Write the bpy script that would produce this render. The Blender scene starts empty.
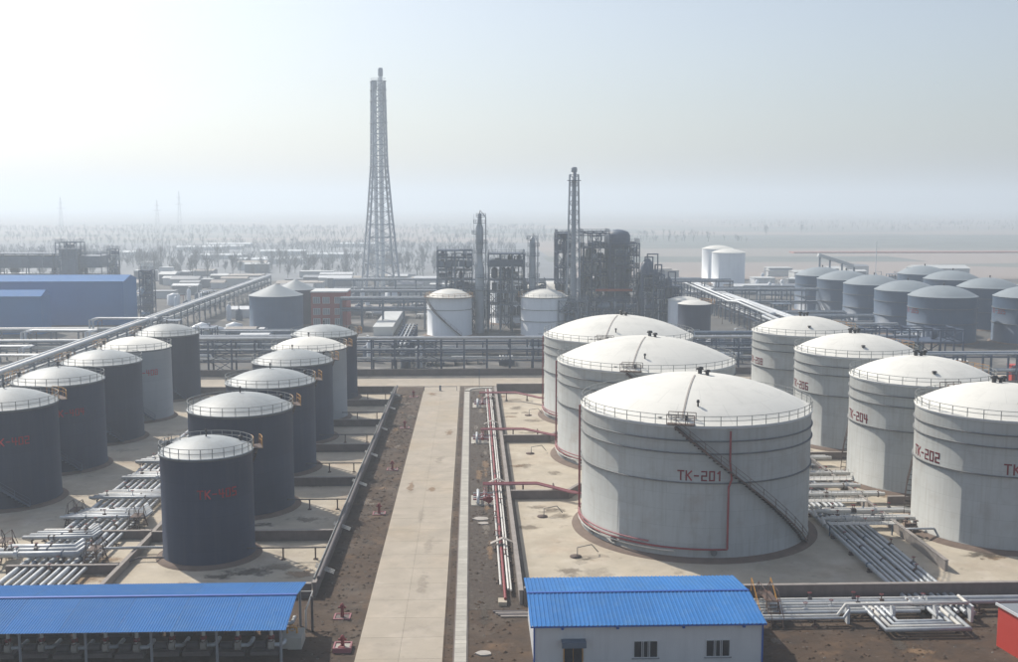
import bpy, math, random
from math import sin, cos, pi, radians, atan2, sqrt, hypot
random.seed(7)
S = bpy.context.scene
COL = S.collection
# ------------------------------------------------------------------ camera
cam = bpy.data.cameras.new('camera'); camo = bpy.data.objects.new('camera', cam); COL.objects.link(camo)
cam.sensor_width = 36; cam.lens = 38.19; cam.clip_start = 1; cam.clip_end = 20000
camo.location = (0, 0, 42)
camo.rotation_euler = (radians(90) - math.atan(128/1080), 0, -math.atan(37*math.cos(math.atan(128/1080))/1080))
S.camera = camo
# ------------------------------------------------------------------ light
SUN = (-.64, .77)                     # horizontal direction towards the sun
EL = radians(43)
W = bpy.data.worlds.new('World'); S.world = W; W.use_nodes = True
nt = W.node_tree; bg = nt.nodes['Background']
sky = nt.nodes.new('ShaderNodeTexSky'); sky.sky_type = 'NISHITA'; sky.sun_disc = False
sky.sun_elevation = EL; sky.sun_rotation = atan2(SUN[0], SUN[1])
sky.dust_density = 2.2; sky.air_density = 1.0; sky.ozone_density = 1.0; sky.altitude = 50
tint = nt.nodes.new('ShaderNodeVectorMath'); tint.operation = 'MULTIPLY'; tint.inputs[1].default_value = (.96, 1.0, 1.03)   # pale winter air
nt.links.new(sky.outputs[0], tint.inputs[0]); hs = nt.nodes.new('ShaderNodeHueSaturation'); hs.inputs['Saturation'].default_value = .68; nt.links.new(tint.outputs[0], hs.inputs['Color']); nt.links.new(hs.outputs[0], bg.inputs[0]); bg.inputs[1].default_value = 0.135
sl = bpy.data.lights.new('sun', 'SUN'); sl.energy = 5.0; sl.angle = radians(.6); sl.color = (1, .93, .82)
so = bpy.data.objects.new('sun', sl); COL.objects.link(so)
from mathutils import Vector
sd = Vector((SUN[0]*cos(EL), SUN[1]*cos(EL), sin(EL)))
so.rotation_euler = sd.to_track_quat('Z', 'Y').to_euler(); so.location = (0, 0, 90)
S.view_settings.view_transform = 'Standard'; S.view_settings.look = 'None'
S.view_settings.exposure = -0.12; S.view_settings.gamma = 1
S.cycles.max_bounces = 6; S.cycles.volume_bounces = 1; S.cycles.diffuse_bounces = 3
S.cycles.use_denoising = True
HAZE = 0.0006
# ------------------------------------------------------------------ materials
MATS = {}
def mat(name, col, rough=.7, metal=0., var=.12, scale=.6, dirt=None, streak=None, bump=0., bscale=3., rnd=0., spec=None, plates=None, radial=None):
    """procedural paint/concrete: base colour, broad tone variation, optional dirt patches and vertical streaks"""
    m = bpy.data.materials.new(name); m.use_nodes = True; MATS[name] = m
    n = m.node_tree.nodes; l = m.node_tree.links; b = n['Principled BSDF']
    b.inputs['Roughness'].default_value = rough; b.inputs['Metallic'].default_value = metal
    if spec is not None: b.inputs['Specular IOR Level'].default_value = spec
    geo = n.new('ShaderNodeNewGeometry'); pos = geo.outputs['Position']
    def noise(sc, det=4, vec=pos, ro=.6):
        t = n.new('ShaderNodeTexNoise'); t.inputs['Scale'].default_value = sc; t.inputs['Detail'].default_value = det
        t.inputs['Roughness'].default_value = ro; l.new(vec, t.inputs['Vector']); return t.outputs[0]
    def ramp(src, a, b_, lo, hi):
        r = n.new('ShaderNodeMapRange'); r.inputs[1].default_value = a; r.inputs[2].default_value = b_
        r.inputs[3].default_value = lo; r.inputs[4].default_value = hi; l.new(src, r.inputs[0]); return r.outputs[0]
    def mul(c, f):
        x = n.new('ShaderNodeVectorMath'); x.operation = 'SCALE'; l.new(c, x.inputs[0]); l.new(f, x.inputs[3]); return x.outputs[0]
    def mix(f, a, colb):
        x = n.new('ShaderNodeMix'); x.data_type = 'RGBA'; l.new(f, x.inputs[0]); l.new(a, x.inputs[6])
        x.inputs[7].default_value = (*colb, 1); return x.outputs[2]
    rgb = n.new('ShaderNodeRGB'); rgb.outputs[0].default_value = (*col, 1); c = rgb.outputs[0]
    if dirt:
        for (dc, ds, lo, hi, amt) in dirt:
            c = mix(ramp(noise(ds, 6), lo, hi, 0, amt), c, dc)
    if streak:
        sc_, amt, dc = streak
        vm = n.new('ShaderNodeVectorMath'); vm.operation = 'MULTIPLY'; vm.inputs[1].default_value = (sc_, sc_, sc_*.06); l.new(pos, vm.inputs[0])
        c = mix(ramp(noise(1., 5, vm.outputs[0]), .48, .75, 0, amt), c, dc)
    if plates or radial:
        tc = n.new('ShaderNodeTexCoord'); sx = n.new('ShaderNodeSeparateXYZ'); l.new(tc.outputs['Object'], sx.inputs[0])
        def mth(op, a, b=None):
            q = n.new('ShaderNodeMath'); q.operation = op
            for i, v in enumerate((a, b)):
                if v is None: continue
                if isinstance(v, (int, float)): q.inputs[i].default_value = v
                else: l.new(v, q.inputs[i])
            return q.outputs[0]
        ang = mth('ARCTAN2', sx.outputs[1], sx.outputs[0]); cb = n.new('ShaderNodeCombineXYZ')
        if plates: l.new(mth('MULTIPLY', ang, plates[0]), cb.inputs[0]); l.new(sx.outputs[2], cb.inputs[1])
        else:
            l.new(mth('MULTIPLY', ang, radial[0]), cb.inputs[0])
            l.new(mth('SQRT', mth('ADD', mth('MULTIPLY', sx.outputs[0], sx.outputs[0]), mth('MULTIPLY', sx.outputs[1], sx.outputs[1]))), cb.inputs[1])
        br = n.new('ShaderNodeTexBrick'); l.new(cb.outputs[0], br.inputs['Vector']); pq = plates or radial
        br.inputs['Scale'].default_value = 1; br.inputs['Brick Width'].default_value = pq[1]; br.inputs['Row Height'].default_value = pq[2]
        br.inputs['Mortar Size'].default_value = .035; br.inputs['Mortar Smooth'].default_value = .5; br.inputs['Bias'].default_value = 0
        a_ = pq[3]; br.inputs['Color1'].default_value = (1+a_, 1+a_, 1+a_, 1); br.inputs['Color2'].default_value = (1-a_, 1-a_, 1-a_, 1); br.inputs['Mortar'].default_value = (pq[4], pq[4], pq[4], 1)
        vm = n.new('ShaderNodeVectorMath'); vm.operation = 'MULTIPLY'; l.new(c, vm.inputs[0]); l.new(br.outputs[0], vm.inputs[1]); c = vm.outputs[0]
    if var: c = mul(c, ramp(noise(scale, 5), .3, .7, 1-var, 1+var))
    if rnd:
        oi = n.new('ShaderNodeObjectInfo'); c = mul(c, ramp(oi.outputs['Random'], 0, 1, 1-rnd, 1+rnd))
    l.new(c, b.inputs['Base Color'])
    if bump:
        bp = n.new('ShaderNodeBump'); bp.inputs['Strength'].default_value = 1; bp.inputs['Distance'].default_value = bump
        l.new(noise(bscale, 6), bp.inputs['Height']); l.new(bp.outputs[0], b.inputs['Normal'])
    return m
rust = (.16, .07, .04)
mat('pale_shell', (.40, .415, .405), .6, plates=(14., 6.2, 2.0, .03, .86), rnd=.04, streak=(2.4, .45, (.25, .23, .20)), var=.08, scale=.15, dirt=[((.30, .27, .24), .5, .52, .72, .4), ((.24, .15, .10), .16, .60, .72, .35)])
mat('ivory_roof', (.73, .72, .67), .6, radial=(4.5, 2.2, 3.6, .012, .90), rnd=.03, var=.03, scale=.2, dirt=[((.52, .52, .48), .3, .5, .75, .45)])
mat('slate_shell', (.030, .040, .070), .6, spec=.25, plates=(7., 5., 2., .05, .80), rnd=.18, var=.10, scale=.12, streak=(1.8, .3, (.07, .075, .09)))
mat('silver_roof', (.31, .34, .355), .55, radial=(4., 1.7, 2.4, .03, .82), rnd=.06, streak=(1.2, .3, (.22, .21, .20)), var=.06, scale=.25, dirt=[((.46, .47, .46), .25, .5, .8, .5)])
mat('cream_shell', (.24, .26, .28), .5, plates=(7., 5., 2., .04, .85), rnd=.05, var=.06, scale=.12, streak=(1.5, .25, (.30, .30, .30)))
mat('blue_grey_shell', (.045, .085, .15), .5, plates=(10., 3., 1.6, .06, .85), rnd=.1, var=.08, scale=.12, streak=(1.5, .3, (.09, .11, .14)))
mat('grey_roof', (.24, .28, .31), .6, var=.06, scale=.2)
mat('white_shell', (.74, .77, .80), .5, var=.04, scale=.15, streak=(1.2, .2, (.4, .4, .4)))
mat('girder', (.13, .135, .14), .7, var=.2, scale=1.)
mat('foundation', (.17, .125, .10), .9, var=.15, scale=.8, bump=.02)
mat('railing_grey', (.20, .21, .21), .6, var=.1)
mat('railing_white', (.55, .55, .52), .6, var=.1)
mat('railing_yellow', (.60, .30, .06), .6, var=.15, dirt=[(rust, 2., .5, .8, .5)])
mat('rusty_steel', (.10, .07, .06), .8, var=.25, scale=2., dirt=[(rust, 1., .5, .7, .6)])
mat('black_paint', (.02, .02, .025), .5, var=.1)
mat('number_red', (.26, .018, .028), .6, var=.15, scale=3.)
mat('number_red_dark_tank', (.50, .03, .045), .6, var=.15, scale=3.)
mat('pipe_red', (.24, .035, .042), .5, var=.12, scale=1.)
mat('pipe_pink', (.31, .11, .13), .55, var=.12, scale=1.)
mat('pipe_white', (.60, .59, .56), .55, var=.12, scale=.8, rnd=.08, dirt=[((.30, .24, .19), 1.5, .60, .75, .5)])
mat('pipe_silver', (.45, .475, .50), .5, .25, var=.16, scale=.9, rnd=.14, dirt=[((.22, .19, .17), 1.3, .60, .75, .5)])
mat('pipe_dark', (.09, .08, .085), .6, var=.15)
mat('steel', (.05, .078, .135), .6, var=.15, scale=.6)
mat('steel_mid', (.11, .15, .21), .6, var=.15, scale=.6)
mat('vessel_dark', (.075, .105, .16), .5, .0, var=.2, scale=.25)
mat('vessel_silver', (.34, .38, .42), .45, .2, var=.1, scale=.3)
mat('lattice', (.36, .40, .45), .5, .2, var=.06)
mat('orange_red', (.42, .09, .05), .6, var=.1)
mat('soil', (.066, .041, .025), .95, var=.28, scale=.35, bump=.10, bscale=1.4,
    dirt=[((.125, .10, .08), .12, .5, .68, .6), ((.035, .027, .024), .5, .5, .7, .6), ((.20, .175, .15), .9, .62, .75, .5), ((.16, .095, .05), .22, .56, .70, .55)])
mat('gravel', (.07, .055, .044), .95, var=.35, scale=1.8, bump=.08, bscale=5., dirt=[((.06, .043, .034), .15, .45, .6, .8), ((.22, .205, .19), 2.2, .58, .7, .6)])
mat('pad', (.46, .405, .32), .92, var=.13, scale=.25, dirt=[((.30, .19, .12), .09, .52, .68, .4), ((.56, .51, .44), .3, .5, .72, .6), ((.17, .135, .105), .45, .61, .73, .5), ((.12, .09, .07), 1.7, .64, .72, .5)], bump=.01)
mat('road', (.405, .355, .29), .9, var=.07, scale=.4, rnd=.035, dirt=[((.37, .28, .17), .10, .50, .70, .6), ((.29, .25, .21), .5, .54, .70, .45), ((.47, .42, .36), .2, .5, .66, .5), ((.20, .17, .14), 1.6, .66, .74, .55)], bump=.004, bscale=8)
mat('slab', (.44, .42, .375), .9, var=.08, scale=1., rnd=.10)
mat('dike', (.155, .13, .125), .9, var=.18, scale=.6, streak=(1.2, .4, (.09, .075, .07)))
mat('dike_cap', (.30, .27, .25), .9, var=.15, scale=1.)
mat('blue_roof', (.033, .17, .45), .75, spec=.2, rnd=.06, streak=(1.0, .35, (.10, .22, .42)), var=.05, scale=.3, dirt=[((.06, .19, .40), .4, .5, .75, .5)])
mat('blue_wall', (.025, .16, .40), .7, spec=.3, var=.06, scale=.1)
mat('blue_cap', (.02, .10, .42), .5, var=.05)
mat('panel_wall', (.62, .64, .66), .6, var=.05, scale=.3, streak=(1.5, .2, (.3, .3, .32)))
mat('glass', (.025, .03, .04), .12, var=0)
mat('frame_white', (.6, .62, .64), .5, var=.05)
mat('red_panel', (.52, .055, .04), .5, var=.06, scale=.4)
mat('grey_sheet', (.22, .24, .27), .55, var=.06)
mat('brick_red', (.30, .055, .055), .8, var=.1, scale=.4)
mat('light_roof', (.55, .57, .57), .6, var=.08, scale=.1)
mat('bark', (.22, .22, .22), .9, var=.2)
mat('twigs', (.27, .28, .29), .95, var=.2)
mat('leaf', (.06, .075, .045), .9, var=.3)
mat('stone', (.40, .37, .34), .9, var=.15)
mat('rubble_stone', (.17, .15, .13), .9, var=.3, scale=2.)
mat('stack_steel', (.27, .31, .36), .5, .1, var=.08)
mat('yard', (.10, .10, .10), .9, var=.25, scale=.12, dirt=[((.055, .055, .06), .03, .45, .6, .8), ((.26, .245, .23), .045, .56, .64, .8), ((.10, .08, .06), .15, .5, .65, .6)])
mat('flare_pipe', (.66, .70, .73), .5, var=.05)
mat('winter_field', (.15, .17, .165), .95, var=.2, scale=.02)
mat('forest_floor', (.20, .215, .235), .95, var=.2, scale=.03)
mat('red_belt', (.40, .20, .17), .8, var=.05)
def ground_mat():
    m = mat('ground', (.15, .122, .10), .95, var=.18, scale=.05, bump=.05, bscale=.8,
            dirt=[((.21, .18, .15), .02, .45, .6, .7), ((.085, .075, .06), .035, .52, .65, .7), ((.26, .235, .20), .11, .58, .7, .6)])
    n = m.node_tree.nodes; l = m.node_tree.links; b = n['Principled BSDF']
    old = b.inputs['Base Color'].links[0].from_socket
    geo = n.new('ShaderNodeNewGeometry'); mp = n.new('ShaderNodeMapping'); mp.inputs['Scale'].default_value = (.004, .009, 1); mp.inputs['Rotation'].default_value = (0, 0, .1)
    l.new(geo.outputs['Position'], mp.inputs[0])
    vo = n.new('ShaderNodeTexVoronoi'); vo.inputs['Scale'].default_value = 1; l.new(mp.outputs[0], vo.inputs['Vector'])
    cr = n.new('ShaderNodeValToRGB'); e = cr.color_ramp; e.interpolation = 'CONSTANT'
    e.elements[0].color = (.255, .24, .225, 1); e.elements[1].position = .3; e.elements[1].color = (.19, .205, .195, 1)  # far field colours paled so distance haze is partly painted into the ground
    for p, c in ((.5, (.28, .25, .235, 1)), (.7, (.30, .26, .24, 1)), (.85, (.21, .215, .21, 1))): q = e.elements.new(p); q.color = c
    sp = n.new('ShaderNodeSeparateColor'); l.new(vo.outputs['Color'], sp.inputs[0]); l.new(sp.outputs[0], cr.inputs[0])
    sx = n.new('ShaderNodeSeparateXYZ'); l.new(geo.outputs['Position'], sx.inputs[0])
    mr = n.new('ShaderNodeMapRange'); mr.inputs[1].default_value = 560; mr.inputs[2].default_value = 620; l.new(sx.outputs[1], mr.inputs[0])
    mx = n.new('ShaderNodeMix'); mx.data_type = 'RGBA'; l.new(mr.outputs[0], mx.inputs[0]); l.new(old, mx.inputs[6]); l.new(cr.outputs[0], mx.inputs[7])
    l.new(mx.outputs[2], b.inputs['Base Color'])
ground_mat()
# ------------------------------------------------------------------ mesh helpers
ORG = {}
class MB:
    def __init__(s): s.v = []; s.f = []; s.sm = []
    def add(s, v, f, smooth=False):
        o = len(s.v); s.v += [tuple(p) for p in v]; s.f += [tuple(i+o for i in q) for q in f]; s.sm += [smooth]*len(f); return s
    def box(s, x0, y0, z0, x1, y1, z1):
        v = [(x0,y0,z0),(x1,y0,z0),(x1,y1,z0),(x0,y1,z0),(x0,y0,z1),(x1,y0,z1),(x1,y1,z1),(x0,y1,z1)]
        return s.add(v, [(0,3,2,1),(4,5,6,7),(0,1,5,4),(1,2,6,5),(2,3,7,6),(3,0,4,7)])
    def bar(s, a, b, w, h=None):
        a = Vector(a); b = Vector(b); h = h or w; d = (b-a).normalized()
        u = d.cross(Vector((0,0,1)))
        if u.length < 1e-3: u = Vector((1,0,0))
        u.normalize(); t = u.cross(d); u = u*w/2; t = t*h/2
        v = [a-u-t, a+u-t, a+u+t, a-u+t, b-u-t, b+u-t, b+u+t, b-u+t]
        return s.add(v, [(0,1,2,3),(7,6,5,4),(0,4,5,1),(1,5,6,2),(2,6,7,3),(3,7,4,0)])
    def tube(s, pts, r, n=8, caps=True):
        P = [Vector(p) for p in pts]; N = len(P); rings = []
        ref = None
        for i in range(N):
            if i == 0: d = (P[1]-P[0]).normalized(); k = 1
            elif i == N-1: d = (P[-1]-P[-2]).normalized(); k = 1
            else:
                d1 = (P[i]-P[i-1]).normalized(); d2 = (P[i+1]-P[i]).normalized(); d = (d1+d2)
                d = d.normalized() if d.length > 1e-4 else d1; k = 1/max(.5, d.dot(d1))
            if ref is None:
                ref = Vector((0,0,1)) if abs(d.z) < .9 else Vector((1,0,0))
            u = d.cross(ref)
            if u.length < 1e-3: u = d.cross(Vector((0,1,0)))
            u.normalize(); t = u.cross(d).normalized(); ref = t
            for j in range(n):
                a = 2*pi*j/n; rings.append(P[i] + u*(r*cos(a)) + t*(r*sin(a)))
        f = []
        for i in range(N-1):
            for j in range(n): f.append((i*n+j, i*n+(j+1)%n, (i+1)*n+(j+1)%n, (i+1)*n+j))
        s.add(rings, f, True)
        if caps:
            s.add(rings[:n], [tuple(range(n))]); s.add(rings[-n:], [tuple(reversed(range(n)))])
        return s
    def lathe(s, prof, n=48, c=(0,0), a0=0., a1=None, smooth=True):
        full = a1 is None; a1 = 2*pi if full else a1; m = n if full else n+1; v = []
        for (r, z) in prof:
            for j in range(m):
                a = a0+(a1-a0)*j/n; v.append((c[0]+r*cos(a), c[1]+r*sin(a), z))
        f = []
        for i in range(len(prof)-1):
            for j in range(n):
                k = (j+1) % m; f.append((i*m+j, i*m+k, (i+1)*m+k, (i+1)*m+j))
        return s.add(v, f, smooth)
    def poly(s, pts, z0, z1):
        n = len(pts); v = [(x,y,z0) for x,y in pts]+[(x,y,z1) for x,y in pts]
        return s.add(v, [tuple(reversed(range(n))), tuple(range(n,2*n))]+[(i,(i+1)%n,n+(i+1)%n,n+i) for i in range(n)])
    def build(s, name, m, parent=None, at=None):
        me = bpy.data.meshes.new(name); o = ORG.get(parent.name, Vector()) if parent else Vector(at or (0,0,0))
        me.from_pydata([(x-o.x, y-o.y, z-o.z) for x, y, z in s.v], [], s.f); me.update()
        me.polygons.foreach_set('use_smooth', s.sm)
        me.materials.append(MATS[m])
        if any(s.sm) and not all(s.sm): pass
        ob = bpy.data.objects.new(name, me); COL.objects.link(ob)
        if parent: ob.parent = parent
        else: ob.location = o
        ORG[ob.name] = Vector(o); return ob
def tag(o, label=None, cat=None, group=None, kind=None):
    if label: o['label'] = label
    if cat: o['category'] = cat
    if group: o['group'] = group
    if kind: o['kind'] = kind
    return o
def root(name, loc, label, cat, group=None):
    o = bpy.data.objects.new(name, None); COL.objects.link(o); o.location = loc; o.empty_display_size = .5
    ORG[o.name] = Vector(loc); return tag(o, label, cat, group)
def inst(src, name, parent, world):
    """another piece sharing src's mesh, its mesh origin put at a world point"""
    o = bpy.data.objects.new(name, src.data if hasattr(src, 'data') else src); COL.objects.link(o)
    if parent: o.parent = parent; o.location = Vector(world)-ORG[parent.name]
    else: o.location = world
    ORG[o.name] = Vector(world); return o
def mesh_of(mb, name, m):
    me = bpy.data.meshes.new(name); me.from_pydata(mb.v, [], mb.f); me.update()
    me.polygons.foreach_set('use_smooth', mb.sm); me.materials.append(MATS[m]); return me
def struct(name, mb, m): return tag(mb.build(name, m), kind='structure')
# ------------------------------------------------------------------ ground
def grid_plane(x0, x1, y0, y1, nx, ny, z):
    v = [(x0+(x1-x0)*i/nx, y0+(y1-y0)*j/ny, z) for j in range(ny+1) for i in range(nx+1)]
    f = [(j*(nx+1)+i, j*(nx+1)+i+1, (j+1)*(nx+1)+i+1, (j+1)*(nx+1)+i) for j in range(ny) for i in range(nx)]
    return MB().add(v, f)
gp = grid_plane(-5000, 5000, -60, 9000, 20, 20, 0); struct('ground', gp, 'ground')
struct('soil_verge', MB().box(-90, 40, .002, 130, 112, .012).box(-16.9, 112, .002, -11.1, 245, .012).box(-2.7, 112, .002, -1.95, 245, .012), 'soil')
struct('gravel_bed', MB().box(-.55, 108, .003, 5.0, 240, .03), 'gravel')
struct('tank_pad', MB().box(5.9, 109.9, .004, 150, 236.4, .05), 'pad')
struct('tank_pad', MB().box(-95, 113.2, .004, -17.2, 236.4, .05), 'pad')
# beige road with separate slabs
rd = struct('road', MB().box(-11.1, 40, .003, -2.8, 262, .05).box(-160, 246, .002, 150, 261.5, .045).box(115, 232, .0025, 240, 246.5, .043), 'soil')
sm_ = mesh_of(MB().box(0, 0, 0, 4.03, 4.965, .06), 'road_slab', 'road')
for k in range(40):
    for i in range(2): inst(sm_, 'road_slab', rd, (-11.0+4.05*i, 46+5*k, .02))
sm2 = mesh_of(MB().box(0, 0, 0, 4.992, 5.034, .06), 'road_slab', 'road')
for k in range(58):
    for i in range(3): inst(sm2, 'road_slab', rd, (-150+5*k, 246.1+5.04*i, .02))
# drain channel with cover slabs
dr = struct('drain_channel', MB().box(-1.95, 60, .002, -.55, 239, .10), 'dike')
cv = mesh_of(MB().box(0, 0, 0, 1.12, .96, .09), 'cover_slab', 'slab')
for k in range(178):
    inst(cv, 'cover_slab', dr, (-1.81, 60.02+k*1.0, .11))
cur = [(-1.25, 239.5), (-.9, 241.4), (.3, 242.8), (2.2, 243.4), (4.4, 243.5)]
for i in range(len(cur)-1):
    (x0, y0), (x1, y1) = cur[i], cur[i+1]
    MB().bar((x0, y0, .1+.003*i), (x1, y1, .1+.003*i), 1.1, .18).build('cover_slab', 'slab', dr)
struct('woodland_floor', MB().box(-900, 590.5, .002, 60, 1150, .02), 'forest_floor')
struct('plant_yard', MB().box(-420, 263.4, .002, 420, 590, .02), 'yard')
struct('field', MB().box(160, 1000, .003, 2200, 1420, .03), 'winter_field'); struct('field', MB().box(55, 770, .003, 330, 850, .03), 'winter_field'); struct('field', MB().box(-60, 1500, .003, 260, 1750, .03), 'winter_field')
# scattered stones on the soil
st = MB()
for i in range(420):
    r = random.random()
    if r < .45: x, y = random.uniform(-16, -11.3), random.uniform(70, 240)
    elif r < .8: x, y = random.uniform(-.4, 2.6), random.uniform(80, 238)
    else: x, y = random.uniform(28, 60), random.uniform(82, 108)
    q = random.uniform(.05, .16)
    st.add([(x-q, y-q*.7, 0), (x+q*.8, y-q, 0), (x+q, y+q*.7, 0), (x-q*.7, y+q, 0), (x+q*.1, y, q*.8)], [(0,1,4),(1,2,4),(2,3,4),(3,0,4)])
o = st.build('rubble', 'rubble_stone'); tag(o, 'small loose stones scattered over the brown soil', 'rubble', kind='stuff')
cl = MB()
for i in range(2600):
    r = random.random()
    if r < .4: x, y = random.uniform(-16.3, -11.2), random.uniform(80, 243)
    elif r < .65: x, y = random.uniform(-.45, 4.6), random.uniform(84, 238)
    elif r < .75: x, y = random.uniform(-2.75, -2.0), random.uniform(80, 239)
    else: x, y = random.uniform(26.5, 62), random.uniform(84, 108.5)
    q = random.uniform(.10, .38)*(.6 if r > .65 and r < .75 else 1); h = q*random.uniform(.25, .6); a = random.uniform(0, 3)
    p = [(x+q*random.uniform(.7, 1.3)*cos(a+k*1.257), y+q*random.uniform(.6, 1.2)*sin(a+k*1.257), 0) for k in range(5)]
    cl.add(p+[(x+q*.2, y, h)], [(k, (k+1) % 5, 5) for k in range(5)])
tag(cl.build('soil_clods', 'soil'), 'loose clods and lumps of brown earth on the verges', 'earth', kind='stuff')
def stain_mat(name, col, amt):
    m = mat(name, col, .9, var=.1); n = m.node_tree.nodes; l = m.node_tree.links; b = n['Principled BSDF']
    tc = n.new('ShaderNodeTexCoord'); ln = n.new('ShaderNodeVectorMath'); ln.operation = 'LENGTH'; l.new(tc.outputs['Object'], ln.inputs[0])
    geo = n.new('ShaderNodeNewGeometry'); nz = n.new('ShaderNodeTexNoise'); nz.inputs['Scale'].default_value = .7; nz.inputs['Detail'].default_value = 6; nz.inputs['Roughness'].default_value = .65; l.new(geo.outputs['Position'], nz.inputs['Vector'])
    a = n.new('ShaderNodeMath'); a.operation = 'MULTIPLY_ADD'; l.new(nz.outputs[0], a.inputs[0]); a.inputs[1].default_value = 2.2; a.inputs[2].default_value = -.45
    d = n.new('ShaderNodeMath'); d.operation = 'SUBTRACT'; l.new(a.outputs[0], d.inputs[0]); l.new(ln.outputs['Value'], d.inputs[1])
    r = n.new('ShaderNodeMapRange'); r.inputs[1].default_value = 0; r.inputs[2].default_value = .35; r.inputs[4].default_value = amt; l.new(d.outputs[0], r.inputs[0]); l.new(r.outputs[0], b.inputs['Alpha'])
stain_mat('oil_stain', (.09, .075, .06), .6); stain_mat('rust_stain', (.33, .21, .12), .5); stain_mat('pale_stain', (.42, .37, .31), .3); stain_mat('mud_stain', (.20, .16, .12), .45)
random.seed(77); sn = 0
def stain(x, y, rx, ry, m, z=.062):
    global sn
    sn += 1; v = [(cos(2*pi*i/20), sin(2*pi*i/20), 0) for i in range(20)]; o = MB().add(v, [tuple(range(20))]).build('ground_stain', m)
    o.location = (x, y, z+.0012*(sn % 40)); o.scale = (rx, ry, 1); tag(o, kind='structure')
for a in ((-25.5, 120.5, 4.5, 2.2, 'oil_stain'), (-20, 119.5, 3, 2.5, 'rust_stain'), (-22, 122, 5, 2, 'mud_stain'), (-29, 119, 3, 1.5, 'oil_stain'), (-43, 119, 4, 2.5, 'rust_stain'), (-22, 141, 4, 2, 'mud_stain'), (-21, 162, 4, 2, 'mud_stain'), (-22, 183, 3, 2, 'rust_stain')): stain(*a)
for i in range(26): stain(random.uniform(6.5, 14.5), random.uniform(112, 234), random.uniform(1.2, 3.5), random.uniform(1, 3), random.choice(('mud_stain', 'pale_stain', 'rust_stain', 'mud_stain')))
for i in range(16): stain(random.uniform(46, 64), random.uniform(111, 150), random.uniform(1.5, 4), random.uniform(1, 2.5), random.choice(('mud_stain', 'oil_stain', 'rust_stain')))
for i in range(26): stain(random.uniform(-60, -19), random.uniform(114, 230), random.uniform(1.5, 4), random.uniform(1, 2.5), random.choice(('mud_stain', 'oil_stain', 'rust_stain', 'pale_stain')))
for i in range(9): stain(random.uniform(-10, -4), random.uniform(75, 240), random.uniform(.5, 1.6), random.uniform(1.5, 6), random.choice(('pale_stain', 'rust_stain')), .083)
for i in range(0): stain(random.uniform(-10.2, -9.2) if i % 2 else random.uniform(-3.9, -3.2), random.uniform(80, 240), .8, random.uniform(4, 14), 'mud_stain', .083)
for i in range(18): stain(random.uniform(-15.6, -12), random.uniform(84, 240), random.uniform(.6, 1.6), random.uniform(1, 4), random.choice(('pale_stain', 'rust_stain', 'oil_stain')), .02)
for i in range(14): stain(random.uniform(.4, 2.2), random.uniform(84, 236), random.uniform(.5, 1.0), random.uniform(2, 6), random.choice(('pale_stain', 'rust_stain', 'rust_stain', 'oil_stain')), .035)
for i in range(12): stain(random.uniform(29, 60), random.uniform(86, 101), random.uniform(1, 3), random.uniform(1, 2), random.choice(('rust_stain', 'pale_stain', 'oil_stain')), .02)
# ------------------------------------------------------------------ dike walls
def dwall(pts, h, label, m='dike', w=.35):
    r = root('dike_wall', (pts[0][0], pts[0][1], 0), label, 'wall')
    a = MB(); c = MB()
    for (x0, y0), (x1, y1) in zip(pts, pts[1:]):
        a.bar((x0, y0, h/2), (x1, y1, h/2), w, h-.004); c.bar((x0, y0, h+.04), (x1, y1, h+.04), w+.14, .08)
    a.build('wall', m, r); c.build('coping', 'dike_cap', r); return r
dwall([(5.0, 109.4), (5.0, 237)], 1.5, 'long grey dike wall beside the red and white pipes west of the big pale tanks', 'dike_cap')
dwall([(5.3, 109.2), (130, 109.2)], 1.9, 'brown dike wall behind the blue-roofed cabin, in front of the big pale tanks')
dwall([(5.3, 237.2), (130, 237.2)], 2.0, 'dike wall along the cross road behind the big pale tanks')
dwall([(5.3, 150), (13.5, 150), (15.5, 153.5), (21, 157), (43, 157)], 1.3, 'low brown wall between the nearest and the middle large pale tank')
dwall([(5.3, 187), (13.5, 187), (15.5, 190.5), (21, 194.5), (43, 194.5)], 1.3, 'low brown wall between the middle and the farthest large pale tank')
dwall([(58, 145.5), (110, 145.5)], 1.2, 'low wall between the two nearest pale tanks at right')
dwall([(55, 172.5), (110, 172.5)], 1.2, 'low wall behind the tank numbered 204')
dwall([(54.2, 118), (54.2, 236.7)], 1.3, 'low wall running beside the silver pipes between the two rows of pale tanks', 'dike_cap')
dwall([(-17.1, 112.5), (-17.1, 237)], 1.5, 'long dike wall with a dark pipe on it left of the road')
dwall([(-90, 112.7), (-17.4, 112.7)], 1.4, 'dike wall behind the blue canopy')
dwall([(-95, 237.3), (-17.4, 237.3)], 1.6, 'dike wall along the cross road behind the dark tanks')
for y, w_ in ((132, 'behind the tank numbered 405'), (158.3, 'right of the second dark tank in the front row'), (180.6, 'right of the third tank in the front row'),
          (201.5, 'right of the fourth tank in the front row'), (222.2, 'left of the road just before the farthest dark tank')):
    dwall([(-40, y), (-17.4, y)], 1.35, 'low cross wall '+w_)
for y, w_ in ((133.3, 'second'), (120.4, 'nearest')): dwall([(-53, y), (-40.4, y)], 1.1, 'low wall under the silver pipes left of tank 405, '+w_+' of two')
dwall([(-40.2, 114), (-40.2, 200)], 1.0, 'low wall running away behind tank 405 beside the silver pipe bundles', 'dike_cap')
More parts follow.
